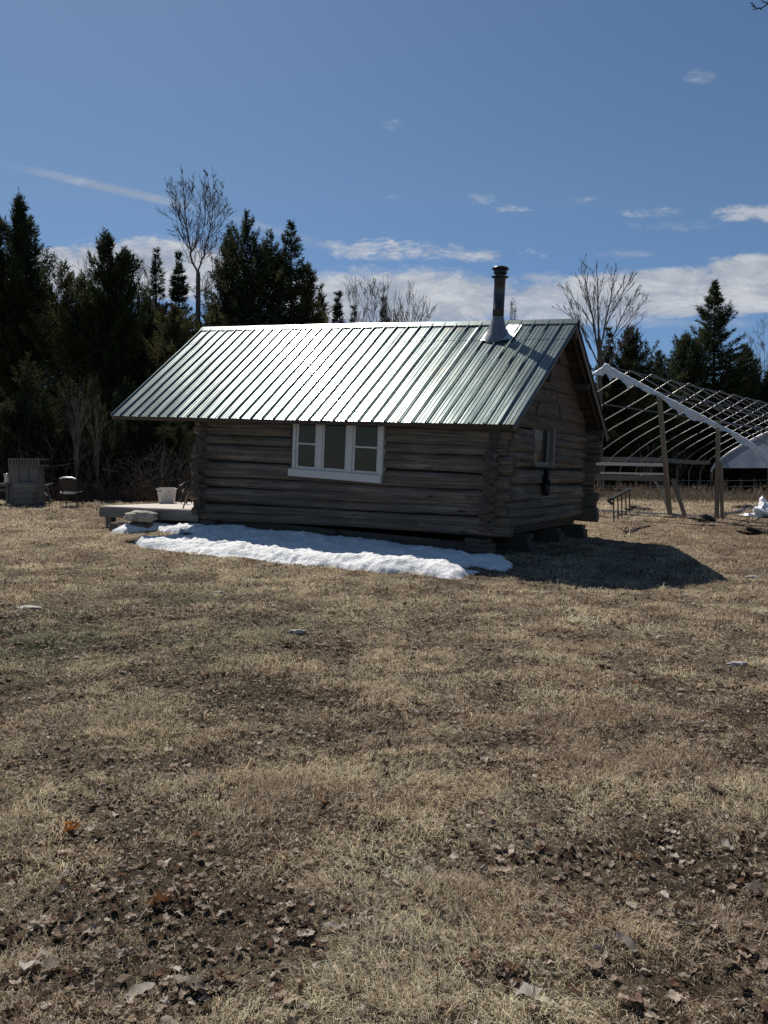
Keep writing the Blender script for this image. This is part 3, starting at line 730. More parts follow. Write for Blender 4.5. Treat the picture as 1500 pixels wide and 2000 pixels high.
# ------------------------------------------------------------------ deck at the far end
fl = at(195, 988, 20.65); frp = Lw(-LEN - .05, -.12, 0); dz_ = fl[2]
wd = RM @ np.array([0, 1, 0]); wd = wd / np.linalg.norm(wd[:2]); wd[2] = 0
frd = np.array([frp[0], frp[1], dz_ - .02]); ud = frd - fl; DL = np.linalg.norm(ud[:2]); ud = ud / DL; DW = 5.4
dk = empty('deck', fl, 'low grey timber deck beside the cabin, its boards lit by the sun', 'deck')
mb = MB(); nb_ = int(DL / .145)
for i in range(nb_):
    a = fl + ud * (i * .145 + .004); b = a + ud * .135
    mb.hexa([a - wd * .03 - (0, 0, .035), b - wd * .03 - (0, 0, .035), b + wd * DW - (0, 0, .035), a + wd * DW - (0, 0, .035), a - wd * .03, b - wd * .03, b + wd * DW, a + wd * DW])
mb.build('decking', M['deck'], dk)
mb = MB(); Z = np.array([0, 0, 1.0])
for p, q in ((fl + wd * .0, frd + wd * .0), (fl + wd * (DW - .03), frd + wd * (DW - .03))): mb.bar(p - Z * .16, q - Z * .16, .04, .235)
mb.bar(fl + ud * .02 + wd * .03 - Z * .16, fl + ud * .02 + wd * (DW - .06) - Z * .16, .04, .23)
for k in range(1, 7): mb.bar(fl + ud * DL * k / 7 + wd * .04 - Z * .15, fl + ud * DL * k / 7 + wd * (DW - .07) - Z * .15, .04, .2)
mb.build('deck_frame', M['old_board'], dk)
for s_, t_ in ((.22, .16), (DL * .55, .16), (DL - .3, .2), (.22, 2.6), (.22, DW - .2), (DL - .3, DW - .2)):
    p = fl + ud * s_ + wd * t_; g_ = tz(p[0], p[1]) - .1; mb = MB(); mb.bar((p[0], p[1], g_), (p[0], p[1], dz_ - .04), .2, .16, 0, tuple(wd)); mb.build('leg', M['old_board'], dk)

# plastic tote on the deck
def ondeck(px, py):
    v = ray(px, py); t = (dz_ - EYE) / v[2]; return v * t + VS
tb = ondeck(326, 983); tb[1] = min(tb[1], 22.6); tb = np.array([at(326, 980, tb[1])[0], tb[1], dz_ + .002])
s_ = tb[1] / F; te = empty('storage_tote', tb, 'cream plastic storage tub with a lid standing on the deck', 'tub')
def taper(mb, c, w0, d0, w1, d1, z0, z1, mi=0, rot=0):
    cr, sr = math.cos(rot), math.sin(rot)
    f = lambda x, y, z: (c[0] + x * cr - y * sr, c[1] + x * sr + y * cr, c[2] + z)
    mb.hexa([f(-w0, -d0, z0), f(w0, -d0, z0), f(w0, d0, z0), f(-w0, d0, z0), f(-w1, -d1, z1), f(w1, -d1, z1), f(w1, d1, z1), f(-w1, d1, z1)], mi)
mb = MB(); taper(mb, tb, 13.5 * s_, .15, 16.5 * s_, .19, 0, 27 * s_, 0, .12)
for q in (-.55, 0, .55): taper(mb, tb + np.array([q * 13 * s_, -.185, 0]), .012, .01, .012, .01, .08, .30, 0, .12)
mb.build('tub', M['tote'], te)
mb = MB(); taper(mb, tb, 18 * s_, .21, 18.5 * s_, .215, 26.5 * s_, 28.5 * s_, 0, .12); taper(mb, tb, 16 * s_, .19, 15 * s_, .18, 28.5 * s_, 30 * s_, 0, .12); mb.build('lid', M['tote'], te)
for lx, ly in ((-10, -.20), (9, -.16)): mb = MB(); taper(mb, tb + np.array([lx * s_, ly, 0]), .045, .012, .045, .012, 23 * s_, 25.5 * s_, 0, .12); mb.build('latch', M['old_board'], te)
# dark metal stand on the deck near the corner
sb = ondeck(361, 981); Ys = min(sb[1], 22.0); sb = np.array([at(361, 980, Ys)[0], Ys, dz_ + .002]); s_ = Ys / F
mb = MB(); pz = lambda px, py, dy=0: np.array([sb[0] + (px - 361) * s_, sb[1] + dy, sb[2] + (981 - py) * s_])
for px_, dy in ((354, 0), (359, .25), (364.5, 0), (370, .25)): mb.bar(pz(px_, 980.5, dy), pz(px_, 950, dy), .03, .03)
for dy in (0, .25): mb.bar(pz(353, 961, dy), pz(371, 961, dy), .03, .05); mb.bar(pz(353, 970, dy), pz(371, 970, dy), .015, .02)
mb.bar(pz(353, 946, 0), pz(362, 939, .1), .05, .05); mb.bar(pz(362, 950, 0), pz(362, 935, .1), .03, .03); mb.bar(pz(360, 936, .1), pz(374, 934, .1), .015, .015)
st = mb.build('garden_stand', M['black'], None, tuple(sb)); tag(st, 'dark metal stand with thin legs on the deck beside the cabin corner', 'stand')
MB().bar(pz(352, 945, -.05), pz(358, 942, -.05), .06, .02).build('sunlit_piece', M['white'], st); MB().bar(pz(356.5, 957.5, -.03), pz(360, 951.5, -.03), .04, .015).build('sunlit_piece', M['white'], st)  # white bars put sunlight on the black stand into the colour
# long handled tool leaning on the deck
p0 = at(348, 1022, 19.25); p0[2] = max(p0[2], tz(p0[0], p0[1]) - .02); p1 = at(369, 958, 19.5)
mb = MB(); mb.tube([p0, (p0 + p1) / 2 + (0, 0, .004), p1], .018, 8); o = mb.build('tool_handle', M['post'], None, tuple(p0)); tag(o, 'long wooden pole leaning from the snow against the deck corner', 'pole')

# stepping boulders
def rock(name, px, py, w, h, Y, seed, mat, label, depth=None):
    c = at(px, py, Y); s = Y / F; mb = MB(); n = 22; vs = []; r = np.random.default_rng(seed); ph = r.uniform(0, 6, 8)
    rx, rz, ry = w * s / 2, h * s / 2, (depth or w * s * .7) / 2
    for i in range(n + 1):
        th = math.pi * i / n
        for j in range(2 * n):
            a = math.pi * j / n; d = np.array([math.sin(th) * math.cos(a), math.sin(th) * math.sin(a), math.cos(th)])
            e = np.sign(d) * np.abs(d) ** .78
            k = 1 + .07 * math.sin(d[0] * 4 + ph[0]) * math.sin(d[1] * 5 + ph[1]) + .05 * math.sin(d[2] * 9 + d[0] * 4 + ph[2]) + .03 * math.sin(d[0] * 17 + ph[3]) * math.sin(d[1] * 15 + ph[4])
            k += float(vn(d[0] * 3 + 10, d[1] * 3 + d[2] * 2 + 10, .6, seed, 3) - .5) * .14
            vs.append(c + e * k * np.array([rx, ry, rz]))
    mb.add(vs, [(i * 2 * n + j, (i + 1) * 2 * n + j, (i + 1) * 2 * n + (j + 1) % (2 * n), i * 2 * n + (j + 1) % (2 * n)) for i in range(n) for j in range(2 * n)], 0, True)
    o = mb.build(name, mat, None, (c[0], c[1], c[2] - rz)); tag(o, label, 'boulder', 'boulders making a step to the deck')
rock('boulder', 276.5, 1009, 62, 23, 19.35, 1, M['boulder'], 'pale flat topped boulder lying on a darker one in front of the deck')
rock('boulder', 279, 1028, 56, 24, 19.5, 2, M['darkboulder'], 'dark boulder underneath the pale one, half in shade by the deck', .8)
rock('boulder', 234, 1030, 40, 24, 19.5, 3, M['darkboulder'], 'low brown boulder at the tip of the snow bank by the deck leg')

# ------------------------------------------------------------------ snow bank
def inside(px, py, poly):
    c = np.zeros(px.shape, bool); n = len(poly)
    for i in range(n):
        x0, y0 = poly[i]; x1, y1 = poly[(i + 1) % n]
        k = ((y0 > py) != (y1 > py)) & (px < (x1 - x0) * (py - y0) / (y1 - y0 + 1e-12) + x0); c ^= k
    return c
def seg_dist(px, py, poly):
    d = np.full(px.shape, 1e9); n = len(poly)
    for i in range(n):
        x0, y0 = poly[i]; x1, y1 = poly[(i + 1) % n]; dx, dy = x1 - x0, y1 - y0
        t = np.clip(((px - x0) * dx + (py - y0) * dy) / (dx * dx + dy * dy + 1e-12), 0, 1)
        d = np.minimum(d, np.hypot(px - x0 - t * dx, py - y0 - t * dy))
    return d
low = [(217, 1041), (240, 1043), (275, 1040), (300, 1037), (330, 1041), (352, 1046), (366, 1041), (385, 1046), (372, 1051), (340, 1053), (312, 1056), (285, 1057), (262, 1062), (275, 1069), (300, 1074), (322, 1077), (345, 1080), (372, 1085), (400, 1086), (430, 1091),
       (470, 1093), (520, 1098), (560, 1103), (600, 1108), (640, 1110), (690, 1117), (740, 1121), (790, 1123), (840, 1128), (880, 1134), (902, 1135), (915, 1126), (935, 1121), (905, 1112), (928, 1107), (950, 1114), (985, 1117), (1001, 1112), (1004, 1103), (985, 1092)]
SNOW = [tuple(ground_at(*p)[:2]) for p in low]
wl = [Lw(-.35, -.12, 0)[:2], Lw(-1.2, .15, 0)[:2], Lw(-LEN - .2, .15, 0)[:2], at(330, 1018, 19.6)[:2], at(255, 1025, 20.2)[:2], at(225, 1030, 20.3)[:2]]
SNOW += [tuple(p) for p in wl]
def snow_h(x, y):
    ins = inside(x, y, SNOW); d = np.where(ins, seg_dist(x, y, SNOW), -seg_dist(x, y, SNOW))
    lump = vn(x, y, .35, 61, 3) - .5; big = vn(x, y, .9, 62, 2) - .5; fine = vn(x, y, .09, 63, 2) - .5
    dd = d + lump * .10 + fine * .04
    # distance from the wall: the bank has a ridge of thrown snow and a lower trough by the wall
    wy = (np.stack([x - O[0], y - O[1]], -1) @ RM.T[1, :2])
    h = .15 * (1 - np.exp(-np.clip(dd, 0, None) / .22)) + .06 * np.exp(-((wy + 1.95) / .3) ** 2) + big * .12 + lump * np.where(wy < -1.35, .15, .07) + fine * .04 - .04 * np.abs(vn(x, y, .18, 66, 2) - .5)
    h = h + .05 * np.exp(-((wy + .4) / .5) ** 2)
    return np.where(dd > 0, np.maximum(h * np.clip(dd / .05, 0, 1), .012), -.03 + dd * .6)
def build_snow():
    sx = [p[0] for p in SNOW]; sy = [p[1] for p in SNOW]
    xs = np.arange(min(sx) - .3, max(sx) + .3, .035); ys = np.arange(min(sy) - .3, max(sy) + .3, .035)
    Xg, Yg = np.meshgrid(xs, ys); H = snow_h(Xg, Yg); Zg = terrain(Xg, Yg) + H
    keep = H > -.10; nx, ny = len(xs), len(ys)
    i = (np.arange(ny - 1)[:, None] * nx + np.arange(nx - 1)[None]).ravel(); f = np.stack([i, i + 1, i + nx + 1, i + nx], -1)
    kf = keep.ravel()[f].all(1); f = f[kf]; used = np.unique(f); mp = np.full(nx * ny, -1); mp[used] = np.arange(len(used))
    v = np.stack([Xg, Yg, Zg], -1).reshape(-1, 3)[used]
    o = raw_mesh('snow_bank', v, mp[f], M['snow'], None, (-2, 15.5, .1), None, True, 4)
    tag(o, 'long bank of old white snow lying along the shaded cabin wall', 'snow bank', None, 'thing')
build_snow()

# ------------------------------------------------------------------ greenhouse: bare hoops, one plastic clad end
GP = at(1185, 712, 25.0); GA = np.array([.65, .76]); GA /= np.linalg.norm(GA); GN = np.array([GA[1], -GA[0]])
HW = 5.0; NH = 15; GL = 24.3; PKZ = GP[2]; HIP = 2.38
gh = empty('greenhouse', (GP[0], GP[1], tz(GP[0], GP[1])), 'long hoop greenhouse frame without its cover, to the right of the cabin', 'greenhouse')
def gpt(a, s, z): return np.array([GP[0] + GN[0] * a + GA[0] * s, GP[1] + GN[1] * a + GA[1] * s, z])
def hz_(a):
    if a > 0:
        if a < 3.9: return PKZ - .055 * (a > .05) - .572 * a
        t = (a - 3.9) / (HW - 3.9); return PKZ - .055 - .572 * a - .6 * (1 - math.sqrt(max(0, 1 - t * t)))
    a = -a
    if a < 2.9: return PKZ - .055 * (a > .05) - .5 * a
    t = (a - 2.9) / (HW - 2.9); return PKZ - .055 - .5 * a - .62 * (1 - math.sqrt(max(0, 1 - t * t)))
def hoop_pts(s, sides=(-1, 1), jit=0):
    pts = []
    for a in [-HW, -HW * .997, -4.95, -4.85, -4.7, -4.5, -4.2, -3.8, -3.4, -2.9, -2.5, -1.2, -.03, .03, 1.2, 2.5, 3.7, 4.2, 4.5, 4.7, 4.85, 4.95, HW * .997, HW]: pts.append(gpt(a, s, hz_(a) + jit))
    return pts
for k in range(NH):
    s = GL * k / (NH - 1); pts = hoop_pts(s, jit=random.uniform(-.04, .04) if 0 < k < NH - 1 else 0)
    g0, g1 = gpt(-HW, s, 0), gpt(HW, s, 0); g0[2] = tz(*g0[:2]) - .05; g1[2] = tz(*g1[:2]) - .05
    MB().tube([g0] + pts + [g1], .018, 6).build('hoop', M['steel'], gh)
mb = MB()
for a in (-.0, 1.35, 1.75, 3.0, -1.6): mb.tube([gpt(a, s, hz_(a) - .06) for s in np.linspace(0, GL, 9)], .024, 5)
mb.build('purlin', M['black'], gh)
for a in (-HW, HW):
    mb = MB(); pts = [gpt(a * 1.01, s, HIP - .02 + .07 * math.sin(s * .5) * .5) for s in np.linspace(0, GL, 10)]
    for p, q in zip(pts[:-1], pts[1:]): mb.bar(p, q, .04, .22)
    mb.build('hip_board', M['old_board'], gh)
    mb = MB(); pts = [gpt(a, s, 0) for s in np.linspace(0, GL, 10)]
    for p in pts: p[2] = tz(*p[:2]) + .12
    for p, q in zip(pts[:-1], pts[1:]): mb.bar(p, q, .04, .14)
    mb.build('baseboard', M['old_board'], gh)
# white film gathered along the front hoop: a thin roll with a loose hem hanging below it
mb = MB(); pts = []; rad = []; r = random.Random(5)
aa = np.linspace(-HW * .98, HW * .98, 150)
for a in aa: pts.append(gpt(a, -.03, hz_(a) + r.uniform(-.008, .008))); rad.append(.045 + r.uniform(-.008, .008))
mb.tube(pts, rad, 8, 0, True, True, None, .12, 1.0)
hem = []
for i_, a in enumerate(aa):
    hg = .15 + .05 * math.sin(a * 3.1) + .035 * math.sin(a * 9.7 + 1) + r.uniform(-.02, .02) + (.12 if r.random() < .05 else 0) + .10 * math.exp(-(a / .35) ** 2)
    f1, f2 = .03 * math.sin(a * 13), .05 * math.sin(a * 11 + 2)
    hem += [gpt(a, -.07, hz_(a) + .02), gpt(a, -.08 + f1, hz_(a) - hg * .35), gpt(a, -.05 + f2, hz_(a) - hg * .7), gpt(a + r.uniform(-.02, .02), -.07 - f1, hz_(a) - hg)]
mb.add(hem, [(i_ * 4 + k_, i_ * 4 + 4 + k_, i_ * 4 + 5 + k_, i_ * 4 + 1 + k_) for i_ in range(len(aa) - 1) for k_ in range(3)], 0, True)
mb.build('rolled_film', M['film'], gh)
# clad far end
mb = MB(); n_ = 40; vs = []
for i in range(n_ + 1):
    a = -HW + 2 * HW * i / n_; zt_ = hz_(a) - .02
    vs += [gpt(a, GL - .04 + .02 * math.sin(i * 1.1), max(2.02, min(zt_ - .02, 2.02))), gpt(a, GL - .04 + .02 * math.cos(i * .9), zt_ * .5 + 2.02 * .5), gpt(a, GL - .04, max(zt_, 2.03))]
mb.add(vs, [(i * 3 + k, i * 3 + 3 + k, i * 3 + 4 + k, i * 3 + 1 + k) for i in range(n_) for k in (0, 1)], 0, True)
def film2():
    m, nt, b = new_mat('translucent_film'); v = coords(nt); n = ntex(nt, v, 1.3, 5)
    nt.nodes.remove(b); d = nt.nodes.new('ShaderNodeBsdfDiffuse'); t = nt.nodes.new('ShaderNodeBsdfTranslucent'); mx = nt.nodes.new('ShaderNodeMixShader')
    c = mixc(nt, sstep(nt, n, .3, .7), (.30, .36, .46), (.40, .46, .57)); nt.links.new(c, d.inputs[0]); nt.links.new(c, t.inputs[0]); mx.inputs[0].default_value = .25
    nt.links.new(d.outputs[0], mx.inputs[1]); nt.links.new(t.outputs[0], mx.inputs[2]); nt.links.new(mx.outputs[0], nt.nodes['Material Output'].inputs[0]); return m
ec = mb.build('end_wall_film', film2(), gh); ec['label'] = 'pale blue plastic sheet closing the far end'
mb = MB(); mb.tube([gpt(a, GL + .0, hz_(a) - .0) for a in np.linspace(-HW, HW, 50)], [.06 + random.uniform(0, .04) for _ in range(50)], 7, 0, True, True, None, .2); mb.build('film_edge', M['film'], gh)
for a in (-4.95, -1.9, 1.9, 4.9, 0):
    p = gpt(a, GL + .05, 0); p[2] = tz(*p[:2]) - .1; mb = MB(); mb.bar(p, (p[0], p[1], max(hz_(a) - .1, 2.1)), .09, .09, 0, (GA[0], GA[1], 0)); mb.build('post', M['post'], gh)
# front posts, leaning, with a strut
def gfront(px, py):
    """sight line meets the vertical front plane of the greenhouse"""
    v = ray(px, py); n = np.array([GA[0], GA[1], 0]); t = ((np.array([GP[0], GP[1], 0]) - VS) @ n) / (v @ n); return v * t + VS
for q, (t_, b_, w) in enumerate((((1287, 768), (1309, 1001), .115), ((1403, 820), (1400, 1007), .10), ((1408, 905), (1411, 1005), .08))):
    p, z = gfront(*t_), gfront(*b_); z[2] = min(z[2], tz(z[0], z[1]) - .03)
    mb = MB(); mb.bar(z, p, w, w * .9, 0, (GA[0], GA[1], 0)); mb.build('post', M['post'], gh)
mb = MB(); p, z = gfront(1318, 936), gfront(1350, 1006); p -= .15 * np.array([GA[0], GA[1], 0]); z -= .5 * np.array([GA[0], GA[1], 0]); mb.bar(z, p, .1, .06, 0, (GA[0], GA[1], 0)); mb.build('brace', M['post'], gh)
mb = MB()
for (x0, y0, x1, y1, h) in ((1090, 904, 1300, 908, .10), (1090, 922, 1300, 926, .06)):
    p, z = gfront(x0, y0), gfront(x1, y1); mb.bar(p, z, .05, h, 0)
mb.build('rail_sunlit_edge', M['white'], gh)  # lower white bar paints the sunlit top edge of the plank below
mb = MB(); p, z = gfront(1090, 931), gfront(1298, 935); mb.bar(p + (.0, .03, 0), z + (.0, .03, 0), .04, .16); mb.build('plank', M['old_board'], gh)
mb = MB(); p, z = gfront(1100, 996), gfront(1395, 1003); nn = 8
for i in range(nn):
    a, b = p + (z - p) * i / nn, p + (z - p) * (i + 1) / nn; a[2] = tz(*a[:2]) + .05; b[2] = tz(*b[:2]) + .05; mb.bar(a, b, .05, .06)
mb.build('ground_rail', M['tote'], gh)

def ztag(px, py): g_ = ground_at(px, py); return g_
# bent pipes
def pxcurve(pts, Y): return [at(x, y, Y) for x, y in pts]
mb = MB(); c_ = pxcurve([(1252, 930), (1258, 927), (1266, 928), (1276, 936), (1286, 950), (1295, 968), (1301, 984), (1305, 997)], 24.2); mb.tube(c_, .035, 7)
o = mb.build('bent_pipe', M['steel'], None, tuple(c_[-1])); tag(o, 'pale curved pipe arching down to the ground beside the leaning post', 'pipe', 'loose pale pipes at the greenhouse')
mb = MB(); c_ = [ground_at(x, y) + (0, 0, .05) for x, y in ((1408, 1006), (1425, 1006), (1443, 1002), (1462, 996), (1482, 989), (1515, 984))]; mb.tube(c_, .035, 7)
o = mb.build('bent_pipe', M['steel'], None, tuple(c_[0])); tag(o, 'pale curved pipe lying on the soil towards the right frame edge', 'pipe', 'loose pale pipes at the greenhouse')
# black metal rack
rk = MB(); Yk = 21.6; k = lambda px, py, d=0: at(px, py, Yk + d)
for px_, t0, b0, d in ((1198, 972, 1019, 0), (1206.5, 970, 1015, .25), (1214, 966, 1012, .5), (1222, 962, 1007, .8), (1229, 956, 1002, 1.0)): rk.bar(k(px_ + 1, b0, d), k(px_, t0, d), .03, .03)
rk.bar(k(1193, 975, 0), k(1230, 954.5, 1.0), .06, .06); rk.bar(k(1172, 957, .3), k(1228, 959, .9), .03, .03); rk.bar(k(1186, 976, 0), k(1196, 985, 0), .07, .07); rk.bar(k(1198, 1010, 0), k(1224, 1003, .8), .025, .025)
o = rk.build('metal_rack', M['black'], None, tuple(k(1200, 1018))); tag(o, 'black open metal rack standing on the grass behind the cabin corner', 'rack')
# crumpled plastic
gp_ = ground_at(1492, 1010); mb = MB()
for q, (dx, w, h) in enumerate(((0, .32, .22), (-.35, .22, .07), (.3, .3, .26), (.1, .25, .30))): blob(mb, gp_ + np.array([dx, q * .05, h * .5]), w, h, q + 4, 14, 0, .25, .35)
o = mb.build('plastic_heap', M['film'], None, tuple(gp_)); tag(o, 'crumpled white plastic sheet heaped on the ground at the right edge', 'plastic sheet')
# soil heaps and clods
for q, (px_, py_, w, label) in enumerate(((1246, 996, .9, 'low dark soil heap just right of the black rack'), (1283, 975, .8, 'small dark soil heap between the bent pipe and the fence'), (1447, 994, .7, 'dark soil heap crossed by the pale pipe on the ground'), (1475, 1040, .8, 'dark clod of turned soil nearest the right edge'), (1372, 1017, .7, 'dark root clod at the foot of the forked posts'))):
    g_ = ground_at(px_, py_); mb = MB(); blob(mb, g_ + np.array([0, 0, .01]), w * .42, .10, q + 20, 16, 0, .35, .4); blob(mb, g_ + np.array([w * .25, -.1, .0]), w * .2, .07, q + 30, 10, 0, .2, .4)
    o = mb.build('soil_heap', M['soil'], None, tuple(g_)); tag(o, label, 'soil heap', 'soil heaps around the greenhouse')
# fence behind
fe = empty('wire_fence', (6, 40, tz(6, 40)), 'low wire fence on dark posts behind the greenhouse', 'fence')
pf = [np.array([4 + i * 1.05, 38.5 + i * .55, 0]) for i in range(-2, 22)]
for p in pf: p[2] = tz(p[0], p[1]); MB().bar(p - (0, 0, .1), p + (0, 0, .95), .08, .08).build('post', M['black'], fe)
mb = MB()
for h_ in (.12, .5, .85): mb.tube([p + (0, -.05, h_) for p in pf], .012, 4)
mb.build('wires', M['steel'], fe)

# ------------------------------------------------------------------ yard furniture on the left
def pt(px, py, Y): return at(px, py, Y)
Yc = 25.6; cb0 = pt(46, 983, Yc); cb0[2] = tz(cb0[0], cb0[1])
cu = empty('wooden_cupboard', cb0, 'tall weathered board cupboard with slatted top standing by the brush', 'cupboard')
def pbox(mb, x0, y0, x1, y1, Y, d, mi=0):
    """upright box: pixel rectangle at distance Y, d deep"""
    a, b = pt(x0, y1, Y), pt(x1, y0, Y)
    mb.hexa([(a[0], Y, a[2]), (b[0], Y, a[2]), (b[0], Y + d, a[2]), (a[0], Y + d, a[2]), (a[0], Y, b[2]), (b[0], Y, b[2]), (b[0], Y + d, b[2]), (a[0], Y + d, b[2])], mi)
mb = MB()
for x0, x1 in ((18, 36.6), (37.4, 56.2), (57, 73.5)): pbox(mb, x0, 911, x1, 984, Yc, .5)
mb.build('body', M['old_board'], cu)
mb = MB(); pbox(mb, 15.5, 895, 78, 898, Yc - .12, .72); pbox(mb, 15.5, 907.5, 78, 911, Yc - .12, .72)
for q in range(11): x0 = 16 + q * 5.7; pbox(mb, x0, 898.2, x0 + 3.4, 907.3, Yc - .10, .06)
pbox(mb, 16, 898.2, 77.5, 907.3, Yc + .3, .05); mb.build('slatted_top', M['old_board'], cu)
mb = MB(); pbox(mb, 27, 943, 66, 963, Yc - .35, .34); pbox(mb, 28, 963.6, 63, 974, Yc - .33, .32); pbox(mb, 28, 974.6, 63, 985, Yc - .34, .33); mb.build('step_box', M['old_board'], cu)
bq = pt(4, 981, Yc); mb = MB(); pbox(mb, -14, 944, 17, 950, Yc - .1, .6); pbox(mb, -12, 950.3, -7, 983, Yc, .1); pbox(mb, 11, 950.3, 16, 983, Yc, .1); pbox(mb, -6, 955, 10, 960, Yc, .4)
o = mb.build('side_table', M['old_board'], None, (bq[0], Yc, tz(bq[0], Yc))); tag(o, 'low dark wooden table touching the left side of the cupboard', 'table')
c_ = pt(13.5, 944, Yc + .15); mb = MB(); mb.lathe(c_, (0, 0, 1), [(.001, 0), (.07, .002), (.075, .05), (.06, .18), (.085, .27), (.09, .31), (.001, .315)], 16)
o = mb.build('jug', M['galv'], None, tuple(c_)); tag(o, 'small pale jug on the dark table beside the cupboard', 'jug')
# folding chair seen from behind
Yh = 25.0; hb_ = pt(134, 981, Yh); hb_[2] = tz(hb_[0], hb_[1]); chh = empty('folding_chair', hb_, 'black folding chair with shiny rails standing alone on the grass', 'chair')
dzc = hb_[2] - pt(134, 981, Yh)[2]
kk = lambda px, py, d=0: pt(px, py, Yh) + np.array([0, d, dzc])
for x0, x1, d0, d1, y0, y1 in ((117.5, 119, .0, -.1, 982, 926), (151, 150, .0, -.1, 982, 926), (119, 119, .45, .35, 978, 953), (150, 150, .45, .35, 978, 953)):
    MB().bar(kk(x0, y0, d0), kk(x1, y1, d1), .028, .028).build('leg', M['black'], chh)
MB().tube([kk(119, 927, -.1), kk(127, 925, -.12), kk(142, 925, -.12), kk(151, 928, -.1)], .024, 8).build('top_rail', M['galv'], chh)
mb = MB(); mb.hexa([kk(120, 951, -.03), kk(149, 951, -.03), kk(149, 951, -.01), kk(120, 951, -.01), kk(120, 929, -.11), kk(149, 929, -.11), kk(149, 929, -.09), kk(120, 929, -.09)]); mb.build('backrest', M['black'], chh)
mb = MB(); mb.tube([kk(118, 953.5, -.03), kk(126, 955.5, -.05), kk(143, 955.5, -.05), kk(150, 953.5, -.03)], .04, 8, 0, True, True, None, 0, .7); mb.build('seat_rail', M['white'], chh)  # white colour stands for the backlit shine on this part
mb = MB(); mb.hexa([kk(119, 955, .0), kk(149, 955, .0), kk(149, 955, .42), kk(119, 955, .42), kk(119, 953.5, .0), kk(149, 953.5, .0), kk(149, 953.5, .42), kk(119, 953.5, .42)]); mb.build('seat', M['black'], chh)
mb = MB(); mb.bar(kk(118, 974, .0), kk(151, 974.5, .0), .022, .022); mb.build('stretcher', M['black'], chh)
# pile of split branches
Yp = 26.2; mb = MB(); r = random.Random(9)
for x0, y0, x1, y1 in ((74, 951, 97, 948), (76, 955, 103, 944), (80, 960, 98, 982), (86, 962, 101, 980), (74, 948, 92, 952), (72, 958, 84, 975), (90, 950, 100, 979)):
    mb.tube([pt(x0, y0, Yp + r.uniform(-.2, .3)), pt((x0 + x1) / 2, (y0 + y1) / 2 - 1, Yp), pt(x1, y1, Yp + r.uniform(-.2, .3))], [.04, .045, .03], 6, 0, True, True, 1, .1)
o = mb.build('branch_pile', [M['palebark'], M['log_end']], None, tuple(ground_at(90, 982))); tag(o, 'tangle of grey split branches between the cupboard and the chair', 'branches')
# flat stones in the lawn
for px_, py_, w, label in ((56, 1187, .17, 'pale flat stone in the lawn nearest the left edge'), (1441, 1300, .085, 'pale flat stone in the lawn near the right edge'), (581, 1244, .08, 'grey flat stone in the lawn below the cabin window'), (429, 1161, .08, 'small flat stone near the left end of the snow'), (1469, 1128, .12, 'flat stone in the lawn beyond the tip of the cabin shadow')):
    g_ = ground_at(px_, py_); g_[2] = float(terrain(g_[0], g_[1])[0]) + .01; mb = MB(); blob(mb, g_, w, .028, int(px_), 12, 0, w * .45, .2)
    o = mb.build('flat_stone', plain('pale_stone', (.42, .40, .37), .9, 0, .2, 30, .4), None, tuple(g_)); tag(o, label, 'stone', 'flat stones in the lawn')
